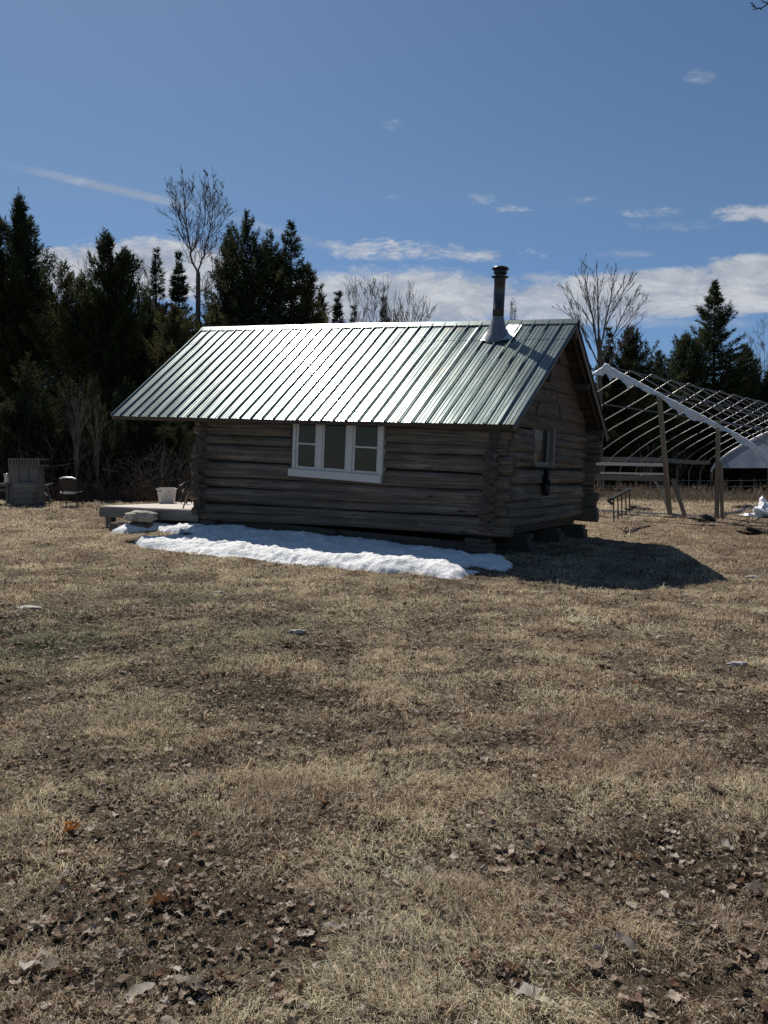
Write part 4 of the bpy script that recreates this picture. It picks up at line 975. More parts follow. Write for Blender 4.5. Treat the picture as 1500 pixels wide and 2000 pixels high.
# ------------------------------------------------------------------ trees
def sprigs(P, Dr, ln, w, rg):
    """one thin leaf-sized triangle per row"""
    n = len(P); Dr = Dr / (np.linalg.norm(Dr, axis=1, keepdims=True) + 1e-9)
    s = np.cross(Dr, rg.normal(size=(n, 3))); s /= np.linalg.norm(s, axis=1, keepdims=True) + 1e-9
    ln = np.asarray(ln).reshape(-1, 1); w = np.asarray(w).reshape(-1, 1)
    v = np.stack([P - s * w * .5, P + s * w * .5, P + Dr * ln], 1).reshape(-1, 3)
    return v, np.arange(3 * n).reshape(-1, 3)
def conifer_mesh(H, R, style, seed, n=14000, base=.04, tips=1, col=(.035, .05, .022), tl=1.0):
    rg = np.random.default_rng(seed); nb = int(H * (34 if style == 'spruce' else 48)); t = base + (1 - base) * rg.random(nb) ** .95
    if style == 'spruce':
        t = np.round(t * H / .34) * .34 / H + rg.normal(size=nb) * .006; t = np.clip(t, base, .985)
        prof = R * np.minimum(1, (1 - t) * 2.1) ** .95 * (.6 + .5 * rg.random(nb)); el = R_(-14) + R_(50) * t ** 2 + rg.normal(size=nb) * .14
    elif style == 'pine':
        prof = R * (1 - t) ** .55 * (.5 + .6 * rg.random(nb)); el = R_(25) + rg.normal(size=nb) * .2
    else:
        prof = R * np.minimum(1, (1.005 - t) * 2.7) ** .9 * (.45 + .65 * rg.random(nb)); el = R_(8) + R_(45) * t + rg.normal(size=nb) * .2
    az = rg.random(nb) * 2 * np.pi
    # lopsided crown: deep bays and bulges
    lob = 1 + .13 * np.sin(az * 2 + seed + t * 5) + .12 * np.sin(az * 3 + seed * 2.1 - t * 9) + .10 * np.sin(t * 31 + seed)
    prof = np.maximum(prof * lob, .12)
    tx = np.zeros(nb)
    if tips > 1: # several leaders
        off = (rg.integers(0, tips, nb) - (tips - 1) / 2) * R * .42; tx = off * np.clip((t - .35) * 2.2, 0, 1); t = np.where(off > 0, t * .94, t)
    m = np.maximum(3, (n * prof / prof.sum()).astype(int)); idx = np.repeat(np.arange(nb), m); N = len(idx)
    s = rg.random(N) ** .62; L = prof[idx]; a = az[idx]; e = el[idx]
    d = np.stack([np.cos(a) * np.cos(e), np.sin(a) * np.cos(e), np.sin(e)], 1)
    side = np.stack([-np.sin(a), np.cos(a), np.zeros(N)], 1)
    lat = (rg.random(N) * 2 - 1) * (1.02 - s) * L * .34 + rg.normal(size=N) * .03
    curve = (s ** 2) * L * (.16 if style != 'spruce' else .10) - (s * (1 - s)) * L * (.25 if style == 'spruce' else .1)
    P = np.stack([tx[idx], np.zeros(N), t[idx] * H], 1) + d * (s * L)[:, None] + side * lat[:, None]
    P[:, 2] += curve + rg.normal(size=N) * (.05 if style == 'spruce' else .09) - np.abs(lat) * .12
    dirv = d * .8 + side * np.sign(lat)[:, None] * .6 + rg.normal(size=(N, 3)) * .45; dirv[:, 2] += {'spruce': .05, 'pine': .5}.get(style, .25)
    ln = (.10 + .13 * rg.random(N)) * tl; w = (.03 + .024 * rg.random(N)) * tl
    if style == 'pine': ln *= 1.1; w *= .45
    v, f = sprigs(P, dirv, ln, w, rg)
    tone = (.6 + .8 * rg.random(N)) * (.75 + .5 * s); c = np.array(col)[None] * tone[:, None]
    br = rg.random(N) < .07; c[br] = np.array([.09, .07, .045]) * (.6 + .6 * rg.random(br.sum()))[:, None]
    c = np.repeat(c, 3, 0)
    return v, f, c
def branchset(pls, n=4):
    """many tapered polylines as one array mesh: list of (points Kx3, radii K)"""
    V = []; Fq = []; b = 0
    for pts, rad in pls:
        pts = np.asarray(pts, float); k = len(pts); t = np.gradient(pts, axis=0); t /= np.linalg.norm(t, axis=1, keepdims=True) + 1e-9
        x = np.cross(t, (.31, .22, .92)); ln = np.linalg.norm(x, axis=1, keepdims=True); x = np.where(ln < .05, (1, 0, 0), x / (ln + 1e-9)); y = np.cross(x, t)
        a = 2 * np.pi * np.arange(n) / n
        V.append((pts[:, None] + (x[:, None] * np.cos(a)[None, :, None] + y[:, None] * np.sin(a)[None, :, None]) * np.asarray(rad)[:, None, None]).reshape(-1, 3))
        i = (np.arange(k - 1)[:, None] * n + np.arange(n)).ravel(); j = (np.arange(k - 1)[:, None] * n + (np.arange(n) + 1) % n).ravel()
        Fq.append(np.stack([i, j, j + n, i + n], 1) + b); b += k * n
    return np.concatenate(V), np.concatenate(Fq)
def grow(p, d, L, r, depth, rg, out, up=.25, wob=.25, kids=5, spread=.7, kmin=.25, rmin=.007, lenf=.5, K=6):
    pts = [np.array(p, float)]; d = np.array(d, float) / np.linalg.norm(d); st = L / K
    for i in range(K):
        d = d + rg.normal(size=3) * wob * .35 + np.array([0, 0, up * .25]); d /= np.linalg.norm(d); pts.append(pts[-1] + d * st)
    rad = np.maximum(r * (1 - .72 * np.linspace(0, 1, K + 1)), rmin); out.append((pts, rad))
    if depth <= 0: return
    for q in range(kids):
        t = kmin + (1 - kmin) * (q + rg.random()) / kids; i = min(int(t * K), K - 1); f = t * K - i; b = pts[i] * (1 - f) + pts[i + 1] * f
        tang = pts[i + 1] - pts[i]; tang /= np.linalg.norm(tang); s = np.cross(tang, rg.normal(size=3)); s /= np.linalg.norm(s) + 1e-9
        nd = tang * math.cos(spread) + s * math.sin(spread)
        grow(b, nd, L * lenf * (1.15 - .55 * t) * (.7 + .6 * rg.random()), rad[i] * .55, depth - 1, rg, out, up, wob, max(2, kids - 1), spread, kmin, rmin, lenf, max(3, K - 1))
def wood_mesh(name, pls, mat, parent=None, origin=None, n=4):
    v, f = branchset(pls, n)
    return raw_mesh(name, v, f, mat, parent, origin, None, True, 4)
def conifer(name, px, top, Y, Rpx, style, seed, label, n=12000, group='conifers of the tree line', tips=1, col=(.035, .05, .022), base=.04, tl=1.0):
    x = at(px, 900, Y)[0]; z0 = tz(x, Y); ztop = at(px, top, Y)[2]; H = ztop - z0; R = Rpx / F * Y * (1.42 if style == 'cedar' else 1.3)
    e = empty(name, (x, Y, z0), label, 'tree' if H > 2.2 else 'young conifer', group)
    rg = np.random.default_rng(seed + 500); k = 9; zz = np.linspace(-.15, H * (.97 if tips == 1 else .78), k); pts = np.stack([np.cumsum(rg.normal(size=k) * .02), np.cumsum(rg.normal(size=k) * .02), zz], 1)
    pls = [(pts + (x, Y, z0), np.maximum((.03 + .013 * H) * (1 - .93 * zz.clip(0) / H), .012))]
    # inner limbs that show through gaps
    for q in range(int(H * 5)):
        t = .06 + .86 * rg.random(); a = rg.random() * 6.28; L = R * (1 - t) ** .8 * (.5 + .4 * rg.random()); b = np.array([x, Y, z0 + t * H])
        el = -.15 if style == 'spruce' else .35; d = np.array([math.cos(a) * math.cos(el), math.sin(a) * math.cos(el), math.sin(el)])
        pls.append(([b, b + d * L * .5 + (0, 0, -.03), b + d * L], [.02, .014, .007]))
    wood_mesh('trunk', pls, M['bark'], e, None, 5)
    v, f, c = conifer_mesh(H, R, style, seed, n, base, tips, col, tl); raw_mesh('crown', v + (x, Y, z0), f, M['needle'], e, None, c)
    return e
CON = [ # px, top, Y, half width px, style, seed, triangles, tips, label
    ('cedar_tree', 4, 428, 30, 30, 'cedar', 1, 12000, 1, 'dark cedar cut off by the left edge'),
    ('cedar_tree', 48, 386, 30.5, 66, 'cedar', 2, 24000, 1, 'tallest dark cedar at the far left, its narrow tip above the others'),
    ('cedar_tree', 148, 512, 30, 62, 'cedar', 3, 15000, 2, 'lower olive cedar between the tall left cedar and the dense dark one'),
    ('cedar_tree', 232, 458, 29.5, 62, 'cedar', 4, 26000, 2, 'dense near-black cedar left of the tall bare tree, with a twin tip'),
    ('spruce_tree', 311, 484, 34, 36, 'spruce', 5, 8000, 1, 'slim pointed spruce beside the twin tipped cedar'),
    ('spruce_tree', 353, 492, 33, 38, 'spruce', 6, 10000, 1, 'slim spruce directly left of the tall bare tree trunk'),
    ('cedar_tree', 452, 445, 34, 54, 'cedar', 7, 13000, 1, 'loose cedar just right of the tall bare tree'),
    ('cedar_tree', 508, 418, 33, 72, 'cedar', 8, 26000, 2, 'broad twin topped cedar rising behind the left half of the roof'),
    ('spruce_tree', 571, 432, 32.5, 66, 'spruce', 9, 16000, 1, 'pointed spruce at the right of the broad twin topped cedar'),
    ('cedar_tree', 604, 520, 33, 40, 'cedar', 10, 9000, 1, 'ragged cedar leaning off the right side of the pointed spruce'),
    ('cedar_tree', 628, 560, 35, 28, 'cedar', 11, 5000, 1, 'thin low cedar at the right end of the tree clump behind the roof'),
    ('spruce_tree', 661, 570, 34, 26, 'spruce', 12, 6000, 1, 'small bushy spruce top over the middle of the ridge'),
    ('spruce_tree', 691, 598, 38, 20, 'spruce', 13, 3500, 1, 'tiny spruce tip between two bare trees over the ridge'),
    ('spruce_tree', 750, 580, 40, 30, 'spruce', 14, 6000, 1, 'small spruce top in front of the bare trees over the ridge'),
    ('young_pine', 1000, 590, 45, 22, 'pine', 15, 1800, 1, 'sparse young pine tip just right of the chimney'),
    ('spruce_tree', 1186, 640, 46, 30, 'spruce', 16, 5000, 1, 'narrow dark spruce in front of the large bare maple'),
    ('cedar_tree', 1226, 642, 46, 50, 'cedar', 17, 14000, 1, 'broad dark cedar right of the bare maple, above the greenhouse peak'),
    ('cedar_tree', 1283, 690, 50, 34, 'cedar', 18, 6000, 1, 'low cedar in the sky gap beside the broad dark cedar'),
    ('cedar_tree', 1335, 655, 56, 54, 'cedar', 19, 12000, 1, 'rounded cedar touching the left side of the big spruce'),
    ('spruce_tree', 1390, 546, 57, 66, 'spruce', 20, 20000, 1, 'big black spruce standing well above the greenhouse hoops'),
    ('cedar_tree', 1452, 676, 60, 44, 'cedar', 21, 8000, 1, 'loose cedar right of the big spruce'),
    ('cedar_tree', 1500, 722, 60, 40, 'cedar', 22, 8000, 1, 'low dark cedar cut off by the right edge'),
    # second row that closes the gaps
    ('cedar_tree', 100, 560, 33, 70, 'cedar', 23, 12000, 1, 'cedar in the second row filling the dark behind the tall left cedar'),
    ('cedar_tree', 190, 585, 33, 60, 'cedar', 24, 12000, 1, 'second row cedar behind the olive one'),
    ('cedar_tree', 290, 585, 32, 62, 'cedar', 25, 14000, 1, 'olive brown cedar below the two slim spruces'),
    ('cedar_tree', 345, 605, 30, 60, 'cedar', 26, 14000, 1, 'bushy cedar below the tall bare tree'),
    ('cedar_tree', 420, 600, 31, 60, 'cedar', 27, 12000, 1, 'bushy cedar at the left end of the ridge'),
    ('cedar_tree', 20, 560, 32, 60, 'cedar', 28, 12000, 1, 'second row cedar behind the left edge'),
    ('cedar_tree', 1260, 735, 50, 60, 'cedar', 29, 12000, 1, 'low cedar seen through the front hoops of the greenhouse'),
    ('cedar_tree', 1340, 740, 55, 60, 'cedar', 30, 12000, 1, 'low cedar seen through the middle hoops of the greenhouse'),
    ('cedar_tree', 1430, 745, 62, 66, 'cedar', 31, 12000, 1, 'low cedar over the clad far end of the greenhouse'),
    ('cedar_tree', 1195, 720, 46, 44, 'cedar', 32, 10000, 1, 'low cedar behind the greenhouse peak'),
]
for nm, px, top, Y, hw, sty, sd_, n, tips, lab in CON:
    if px < 800: Y *= 1.22
    col = (.042, .052, .026) if sd_ not in (3, 25, 26, 27, 10) else (.080, .078, .038)
    conifer(nm, px, top, Y, hw, sty, sd_, lab, int(n * 2.3), tips=tips, col=col, tl=1.0 + (Y - 30) * .02)
# young conifers in front of the dark wall of trees
YP = [(15, 850, 26.6, 26, 'low dark young cedar behind the cupboard'), (75, 855, 26.9, 26, 'low dark young cedar right of the cupboard'), (118, 845, 27.0, 26, 'dark young cedar directly behind the chair'), (182, 870, 26.5, 22, 'low young pine right of the chair'), (218, 878, 26.7, 22, 'low young pine left of the deck'), (250, 880, 26.9, 24, 'small dark young cedar above the deck corner'), (285, 868, 27.4, 26, 'small young pine behind the deck'), (350, 830, 27.6, 30, 'dark young cedar beside the cabin corner'), (185, 740, 28.6, 40, 'taller young cedar above the young pines'), (250, 745, 28.8, 40, 'taller young cedar left of the roof corner'), (60, 700, 28.3, 42, 'olive young cedar above the cupboard'), (90, 770, 27.9, 40, 'bushy young cedar between cupboard and chair'), (165, 815, 26.9, 26, 'young pine with upright candles behind the chair'), (200, 800, 26.8, 28, 'second young pine, taller, left of the roof corner'),
      (235, 822, 26.9, 24, 'young pine under the roof corner'), (262, 842, 27.2, 22, 'short young pine right of the roof corner'), (135, 740, 28.2, 34, 'slender young cedar behind the chair'), (20, 790, 27.6, 36, 'grey green young cedar at the left edge'), (330, 850, 27.6, 28, 'low young pine behind the plastic tub'), (300, 800, 28.2, 40, 'dark young cedar under the roof overhang')]
for i, (px, top, Y, hw, lab) in enumerate(YP):
    Y *= 1.07
    conifer('young_pine' if 'pine' in lab else 'young_cedar', px, top, Y, hw, 'pine' if 'pine' in lab else 'cedar', 60 + i, lab, 7000, 'young conifers at the wood edge', 1, (.042, .050, .026), .01, .8)

# deep wood behind everything: one mass nobody could count
def wood_mass():
    rg = np.random.default_rng(99); V = []; Fc = []; Cc = []; b = 0
    spots = [(x, 43 + rg.random() * 8, 3.2 + rg.random() * 1.6 + .5 * math.sin(x)) for x in np.arange(-26, 6, .8)] + [(x, 52 + rg.random() * 10, 3.6 + rg.random() * 1.6) for x in np.arange(-4, 46, 1.1)]
    for x, y, h in spots:
        sd = int(rg.integers(1e6)); v, f, c = conifer_mesh(h * (1.25 if x < 3 else 1), 1.25 + rg.random() * .6, 'cedar', sd, 2600, 0, 1, (.026, .032, .018), 1.9)
        V.append(v + (x, y, tz(x, y))); Fc.append(f + b); Cc.append(c); b += len(v)
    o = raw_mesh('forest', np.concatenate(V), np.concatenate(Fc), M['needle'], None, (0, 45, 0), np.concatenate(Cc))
    tag(o, 'dark mass of far conifers closing the view behind the first trees', 'forest', None, 'stuff')
wood_mass()

# tall bare tree left of the cabin, its main limbs traced
def bare_traced(name, Y, trunk, limbs, seed, label, mat, r0=.13, kids=9, depth=2, lf=.34, spread=.6, group='bare trees of the tree line', maxl=3.4, up=.35, rmin=.008, cat='bare tree'):
    rg = np.random.default_rng(seed); tp = [at(x, y, Y) for x, y in trunk]; z0 = tz(tp[0][0], Y); tp[0][2] = z0 - .1
    e = empty(name, (tp[0][0], Y, z0), label, cat, group); r0 *= .8; limbs = [(a, b * .55) for a, b in limbs]; kids = kids * 1.5
    k = len(tp); out = [(tp, np.linspace(r0, r0 * .62, k))]; tw = []
    for lm, ra in limbs:
        dy = rg.normal() * .25; pts = [at(x, y, Y + dy * i) for i, (x, y) in enumerate(lm)]
        fine = []
        for a, b in zip(pts[:-1], pts[1:]): fine += [a, (a + b) / 2 + rg.normal(size=3) * .025]
        fine.append(pts[-1]); rad = np.maximum(np.linspace(ra, ra * .18, len(fine)), rmin); out.append((fine, rad))
        Ltot = sum(np.linalg.norm(b - a) for a, b in zip(pts[:-1], pts[1:]))
        for q in range(int(kids * Ltot / 1.6)):
            t = .12 + .88 * rg.random(); i = min(int(t * (len(fine) - 1)), len(fine) - 2); tg = fine[i + 1] - fine[i]; tg /= np.linalg.norm(tg)
            s = np.cross(tg, rg.normal(size=3)); s /= np.linalg.norm(s); L = min(Ltot, maxl) * lf * (1.15 - .95 * t) * (.5 + .8 * rg.random())
            grow(fine[i], tg * math.cos(spread) + s * math.sin(spread) + np.array([0, 0, .15]), L, rad[i] * .45, depth, rg, tw, up, .22, 3, spread, .2, rmin, .55, 5)
    wood_mesh('trunk', out, mat, e, None, 7); wood_mesh('crown', tw, mat, e, None, 3)
    return e
bare_traced('bare_tree', 38, [(386, 968), (386, 800), (386, 660), (387, 590), (387, 532)],
    [([(387, 534), (379, 518), (374, 505), (373, 490), (369, 468), (364, 440), (361, 414), (361, 388), (357, 360), (352, 322)], .095),
     ([(387, 532), (391, 518), (398, 500), (400, 485), (409, 455), (414, 425), (416, 400), (416, 370), (415, 325)], .085),
     ([(374, 492), (382, 478), (394, 456), (401, 430), (402, 400), (398, 370), (388, 340)], .065), ([(366, 452), (352, 432), (344, 400), (340, 370), (334, 345)], .05),
     ([(386, 575), (400, 566), (412, 556), (420, 543), (430, 520)], .055), ([(386, 574), (374, 566), (362, 560), (352, 556)], .03), ([(371, 478), (356, 462), (340, 452), (324, 446)], .035),
     ([(403, 470), (418, 456), (432, 440), (442, 420), (450, 395)], .045), ([(412, 440), (426, 415), (434, 385), (438, 350)], .04), ([(361, 412), (372, 392), (378, 365), (380, 335)], .035), ([(364, 440), (350, 425), (338, 405), (328, 380)], .03), ([(404, 440), (412, 400), (408, 360), (403, 335)], .03), ([(398, 500), (412, 486), (430, 470), (440, 458)], .03)],
    41, 'tall leafless tree with a forked trunk rising above the conifers left of the cabin', M['bark'], .20, 6.5, 2, .40, .6, rmin=.0075)
bare_traced('bare_maple', 43, [(1172, 975), (1172, 800), (1171, 700), (1170, 660)],
    [([(1171, 700), (1158, 620), (1146, 560), (1139, 510)], .10), ([(1171, 690), (1168, 610), (1168, 560), (1166, 505)], .10), ([(1171, 690), (1184, 620), (1196, 560), (1203, 520)], .10),
     ([(1172, 720), (1144, 660), (1120, 610), (1096, 560)], .08), ([(1172, 720), (1196, 660), (1224, 600), (1248, 560)], .09), ([(1172, 740), (1204, 690), (1238, 640), (1266, 610)], .07),
     ([(1160, 640), (1136, 600), (1112, 570), (1092, 556)], .05), ([(1180, 640), (1208, 590), (1228, 548), (1240, 530)], .05), ([(1150, 660), (1122, 625), (1098, 606), (1078, 600)], .05), ([(1200, 660), (1230, 625), (1252, 596), (1268, 572)], .05), ([(1155, 600), (1134, 560), (1122, 530)], .045), ([(1186, 600), (1214, 560), (1222, 535)], .045)],
    42, 'wide leafless maple with many rising limbs behind the right end of the roof', M['bark'], .2, 2.6, 2, .42, .36, maxl=7, rmin=.009)
def bare_fan(name, px, top, Y, w, stems, seed, label, mat, base=960, rmin=.012, depth=2, kids=6, r=.05, group='bare trees of the tree line'):
    rg = np.random.default_rng(seed); lm = []
    for i in range(stems):
        f = (i + .5) / stems * 2 - 1 + rg.normal() * .12; tx = px + f * w; ty = top + abs(f) ** 1.6 * w * .9 + rg.random() * 14; mid = base - (base - ty) * .55
        lm.append(([(px + f * 3, base - 30), (px + f * w * .3, mid), (px + f * w * .75, mid - (mid - ty) * .55), (tx, ty)], r))
    return bare_traced(name, Y, [(px, base), (px, base - 40)], lm, seed, label, mat, r * 1.6, kids * .24, depth, .34, .42, group, 8.0, .4, rmin * .7)
bare_fan('bare_tree', 706, 532, 45, 32, 6, 43, 'leafless tree with upright twigs behind the middle of the ridge', M['palebark'])
bare_fan('bare_tree', 745, 524, 47, 34, 5, 44, 'leafless tree behind the small spruce over the ridge', M['bark'])
bare_fan('bare_tree', 800, 546, 45, 52, 8, 45, 'leafless spreading tree left of the chimney, its limbs leaning right', M['bark'])
bare_fan('bare_birch', 176, 505, 41, 20, 6, 46, 'pale thin stems of a birch behind the olive cedar', M['palebark'], rmin=.009)
bare_fan('bare_birch', 284, 490, 41, 16, 5, 47, 'pale thin birch stems left of the slim spruces', M['palebark'], rmin=.009)
bare_fan('bare_tree', 1502, 605, 62, 44, 7, 48, 'leafless tree cut by the right edge', M['bark'])
bare_fan('bare_tree', 425, 520, 41, 30, 5, 49, 'thin leafless tree behind the tall forked one', M['bark'], rmin=.008)
bare_fan('bare_sapling', 150, 720, 27.6, 30, 5, 50, 'grey leafless sapling in front of the dark conifers behind the chair', M['palebark'], rmin=.006, r=.025, group='leafless saplings at the wood edge')
bare_fan('bare_sapling', 190, 765, 27.4, 22, 4, 51, 'small leafless sapling above the young pines', M['palebark'], rmin=.006, r=.02, group='leafless saplings at the wood edge')
bare_fan('bare_sapling', 318, 850, 27.0, 24, 6, 52, 'leafless sapling behind the plastic tub', M['palebark'], rmin=.005, r=.016, group='leafless saplings at the wood edge')
bare_fan('bare_sapling', 1262, 850, 43, 34, 7, 53, 'grey leafless bush seen through the front greenhouse hoops', M['palebark'], rmin=.008, r=.025, group='leafless saplings at the wood edge')
bare_fan('bare_sapling', 1325, 860, 47, 32, 7, 54, 'grey leafless bush right of the leaning greenhouse post', M['palebark'], rmin=.008, r=.025, group='leafless saplings at the wood edge')
bare_fan('bare_sapling', 1395, 900, 54, 34, 7, 55, 'grey leafless bush below the clad end of the greenhouse', M['palebark'], rmin=.008, r=.025, group='leafless saplings at the wood edge')
# tree beyond the right edge whose twig tips hang into the top corner
def corner_tree():
    x, y = 9.2, 10.5; z0 = tz(x, y); e = empty('overhanging_tree', (x, y, z0), 'bare tree beyond the frame whose twig tips hang into the top right corner', 'bare tree')
    Yt = 9.0; tip = at(1465, 5, Yt); rg = np.random.default_rng(5); out = [([(x, y, z0 - .1), (x + .05, y, z0 + 3), (x - .1, y - .1, z0 + 6), (x - .2, y, z0 + 9)], [.2, .17, .12, .05])]
    l1 = [(x - .1, y - .1, 5.4), (7.6, 9.9, 6.6), at(1600, -40, Yt + .2), at(1530, -4, Yt), at(1500, 7, Yt), at(1487, 16, Yt), at(1477, 16, Yt), at(1470, 9, Yt), tip]
    out.append((l1, [.07, .05, .018, .010, .008, .007, .006, .005, .004]))
    out.append(([at(1520, 3, Yt), at(1500, 6, Yt), at(1490, 4, Yt), at(1485, -4, Yt)], [.009, .007, .005, .004]))
    for a, b in (((1474, 14), (1468, 12)), ((1472, 12), (1474, 8)), ((1470, 9), (1469, 5)), ((1480, 17), (1470, 19)), ((1484, 17), (1488, 19))): out.append(([at(*a, Yt), at(*b, Yt)], [.005, .004]))
    for q in range(9): grow((x - .1, y, z0 + 3.5 + q * .6), (rg.random() + .2, rg.normal() * .6, .8), 2.2, .05, 2, rg, out, .3, .3, 4, .6, .3, .008)
    wood_mesh('trunk', out, M['bark'], e, None, 5)
corner_tree()

# brush and dry weeds at the edge of the wood
def thicket(name, label, boxes, seed, mat, hgt, n, rmin=.006, lean=.3, kids=2):
    rg = np.random.default_rng(seed); out = []
    for (x0, x1, y0, y1), w in boxes:
        for q in range(int(n * w)):
            x = rg.uniform(x0, x1); y = rg.uniform(y0, y1); z = tz(x, y); h = hgt * (.35 + .9 * rg.random())
            grow((x, y, z - .05), (rg.normal() * lean, rg.normal() * lean, 1), h, rmin * 1.5, 1, rg, out, -.05, .5, kids, .5, .35, rmin, .5, 4)
    o = wood_mesh(name, out, mat, None, (0, 30, 0), 3); tag(o, label, 'brush', None, 'stuff')
thicket('brush', 'grey leafless brush along the left wood edge', [((-14.5, -8.6, 27.0, 29.0), .55), ((-8.6, -5.0, 26.6, 28.5), .45)], 71, M['brush'], 1.7, 480)
thicket('undergrowth', 'reddish dry undergrowth at the foot of the trees', [((-13, -4, 26.9, 27.6), .45), ((6.5, 20, 36, 39), .55)], 72, M['twig'], .62, 2600, .007, .9)
thicket('weeds', 'pale dry weeds inside and behind the greenhouse', [((7.5, 19, 29, 37), 1)], 73, M['post'], .55, 1500, .006, .5)

# ------------------------------------------------------------------ grass and leaves
FOOT = [tuple(Lw(*p)[:2]) for p in ((.0, -.0, 0), (.0, WID, 0), (-LEN, WID, 0), (-LEN, 0, 0))]
def scatter(rg, y0, y1, dens, margin=1.2):
    """points on the lawn inside the widening strip in front of the camera"""
    w = lambda y: y * .49 + margin
    A_ = (w(y0) + w(y1)) * (y1 - y0); n = int(A_ * dens); y = y0 + (y1 - y0) * rg.random(n * 2); x = (rg.random(n * 2) * 2 - 1) * w(y1); k = np.abs(x) < w(y); x, y = x[k][:n], y[k][:n]
    k = ~inside(x, y, FOOT); x, y = x[k], y[k]
    k = (y < 12) | (snow_h(x, y) < .035); return x[k], y[k]
def tuft_field(x, y): return np.clip((vn(x, y, .42, 101, 3) - .34) * 3.0, 0, 1)
def build_grass():
    rg = np.random.default_rng(31); V = []; C_ = []; nseg = 2
    bands = [(1.3, 3.2, 24000, .0017, .055), (3.2, 5.5, 13000, .0024, .06), (5.5, 9, 6000, .0036, .062), (9, 14, 2400, .0055, .07), (14, 20, 900, .008, .075), (20, 30, 320, .013, .09)]
    for y0, y1, dn, bw, bl in bands:
        x, y = scatter(rg, y0, y1, dn); tf = tuft_field(x, y); lit = litter_field(x, y)
        k = rg.random(len(x)) < (.66 + .34 * tf) * (1 - .48 * lit); x, y, tf = x[k], y[k], tf[k]; n = len(x)
        z = terrain(x, y) - .004
        # blades lie combed in patches, curling over
        az = vn(x, y, .6, 111, 2) * 9 + rg.normal(size=n) * 1.1; L = bl * (.5 + .9 * rg.random(n)) * (.55 + .95 * tf); el = np.clip(.35 + .75 * tf * rg.random(n) + rg.normal(size=n) * .28, .05, 1.35)
        stray = rg.random(n) < .012; L = np.where(stray, L * 2.2, L)
        dx, dy = np.cos(az), np.sin(az); w = bw * (.7 + .6 * rg.random(n))
        ps = [np.stack([x, y, z], 1)]; e = el.copy(); turn = rg.normal(size=n) * .5
        for s in range(nseg):
            a2 = az + turn * s; d = np.stack([np.cos(a2) * np.cos(e), np.sin(a2) * np.cos(e), np.sin(e)], 1); ps.append(ps[-1] + d * (L / nseg)[:, None]); e = e - (.55 + .8 * rg.random(n))
        sd = np.stack([-dy, dx, rg.normal(size=n) * .3], 1) * w[:, None]
        v = np.stack([ps[0] - sd * .5, ps[0] + sd * .5, ps[1] - sd * .45, ps[1] + sd * .45, ps[2]], 1)
        V.append(v.reshape(-1, 3))
        c = ground_colour(x, y); br = .68 + 1.42 * rg.random(n) ** 1.4 + .5 * tf; c = c * br[:, None]
        pale = rg.random(n) < .30; c[pale] = np.array([.72, .635, .49]) * (.6 + .6 * rg.random(pale.sum()))[:, None]
        dark = rg.random(n) < .20; c[dark] = np.array([.085, .064, .046]) * (.6 + .8 * rg.random(dark.sum()))[:, None]
        C_.append(np.repeat(np.clip(c, 0, .82), 5, 0))
    V = np.concatenate(V); C_ = np.concatenate(C_); n = len(V) // 5; b = (np.arange(n) * 5)[:, None]
    tri = np.concatenate([b + np.array([0, 1, 3]), b + np.array([0, 3, 2]), b + np.array([2, 3, 4])], 1).reshape(-1, 3)
    o = raw_mesh('grass', V, tri, M['blade'], None, (0, 0, 0), C_); tag(o, 'matted dead straw coloured grass covering the whole lawn', 'grass', None, 'stuff'); print('blades', n)
CL = [(300, 1535, .5), (340, 1545, .4), (160, 1590, .3), (230, 1700, .5), (400, 1650, .55), (450, 1665, .5), (150, 1730, .35), (330, 1790, .4), (200, 1745, .5), (30, 1700, .3), (440, 1560, .35), (860, 1740, .4), (760, 1730, .45), (880, 1400, .6), (960, 1410, .5), (1200, 1465, .9), (1180, 1460, .5), (1470, 1375, .4), (1330, 1640, .25), (1360, 1830, .3), (1060, 1820, .25), (780, 1330, .6),
      (300, 1815, .4), (100, 1640, .3), (700, 1820, .35), (940, 1920, .3), (560, 1850, .3), (1020, 1300, .5), (600, 1480, .35), (870, 1780, .3), (1010, 1975, .25), (380, 1960, .25), (1240, 1530, .4), (480, 1700, .4), (1450, 1500, .4), (1130, 1250, .5), (1330, 1430, .5)]
CLW = [(ground_at(x, y), s) for x, y, s in CL]
def litter_field(x, y):
    f = np.zeros(np.shape(x))
    for p, s in CLW:
        s = s * .33; f = np.maximum(f, np.exp(-((x - p[0]) / (s * 1.15)) ** 2 - ((y - p[1]) / s) ** 2))
    f = f * np.clip((vn(x, y, .22, 131, 3) - .3) * 3.5, 0, 1)
    return np.clip(f + .6 * np.clip((vn(x, y, .34, 121, 3) - .56) * 7, 0, 1) * (.35 + .65 * np.clip((vn(x, y, 1.1, 122, 2) - .3) * 2.2, 0, 1)), 0, 1)
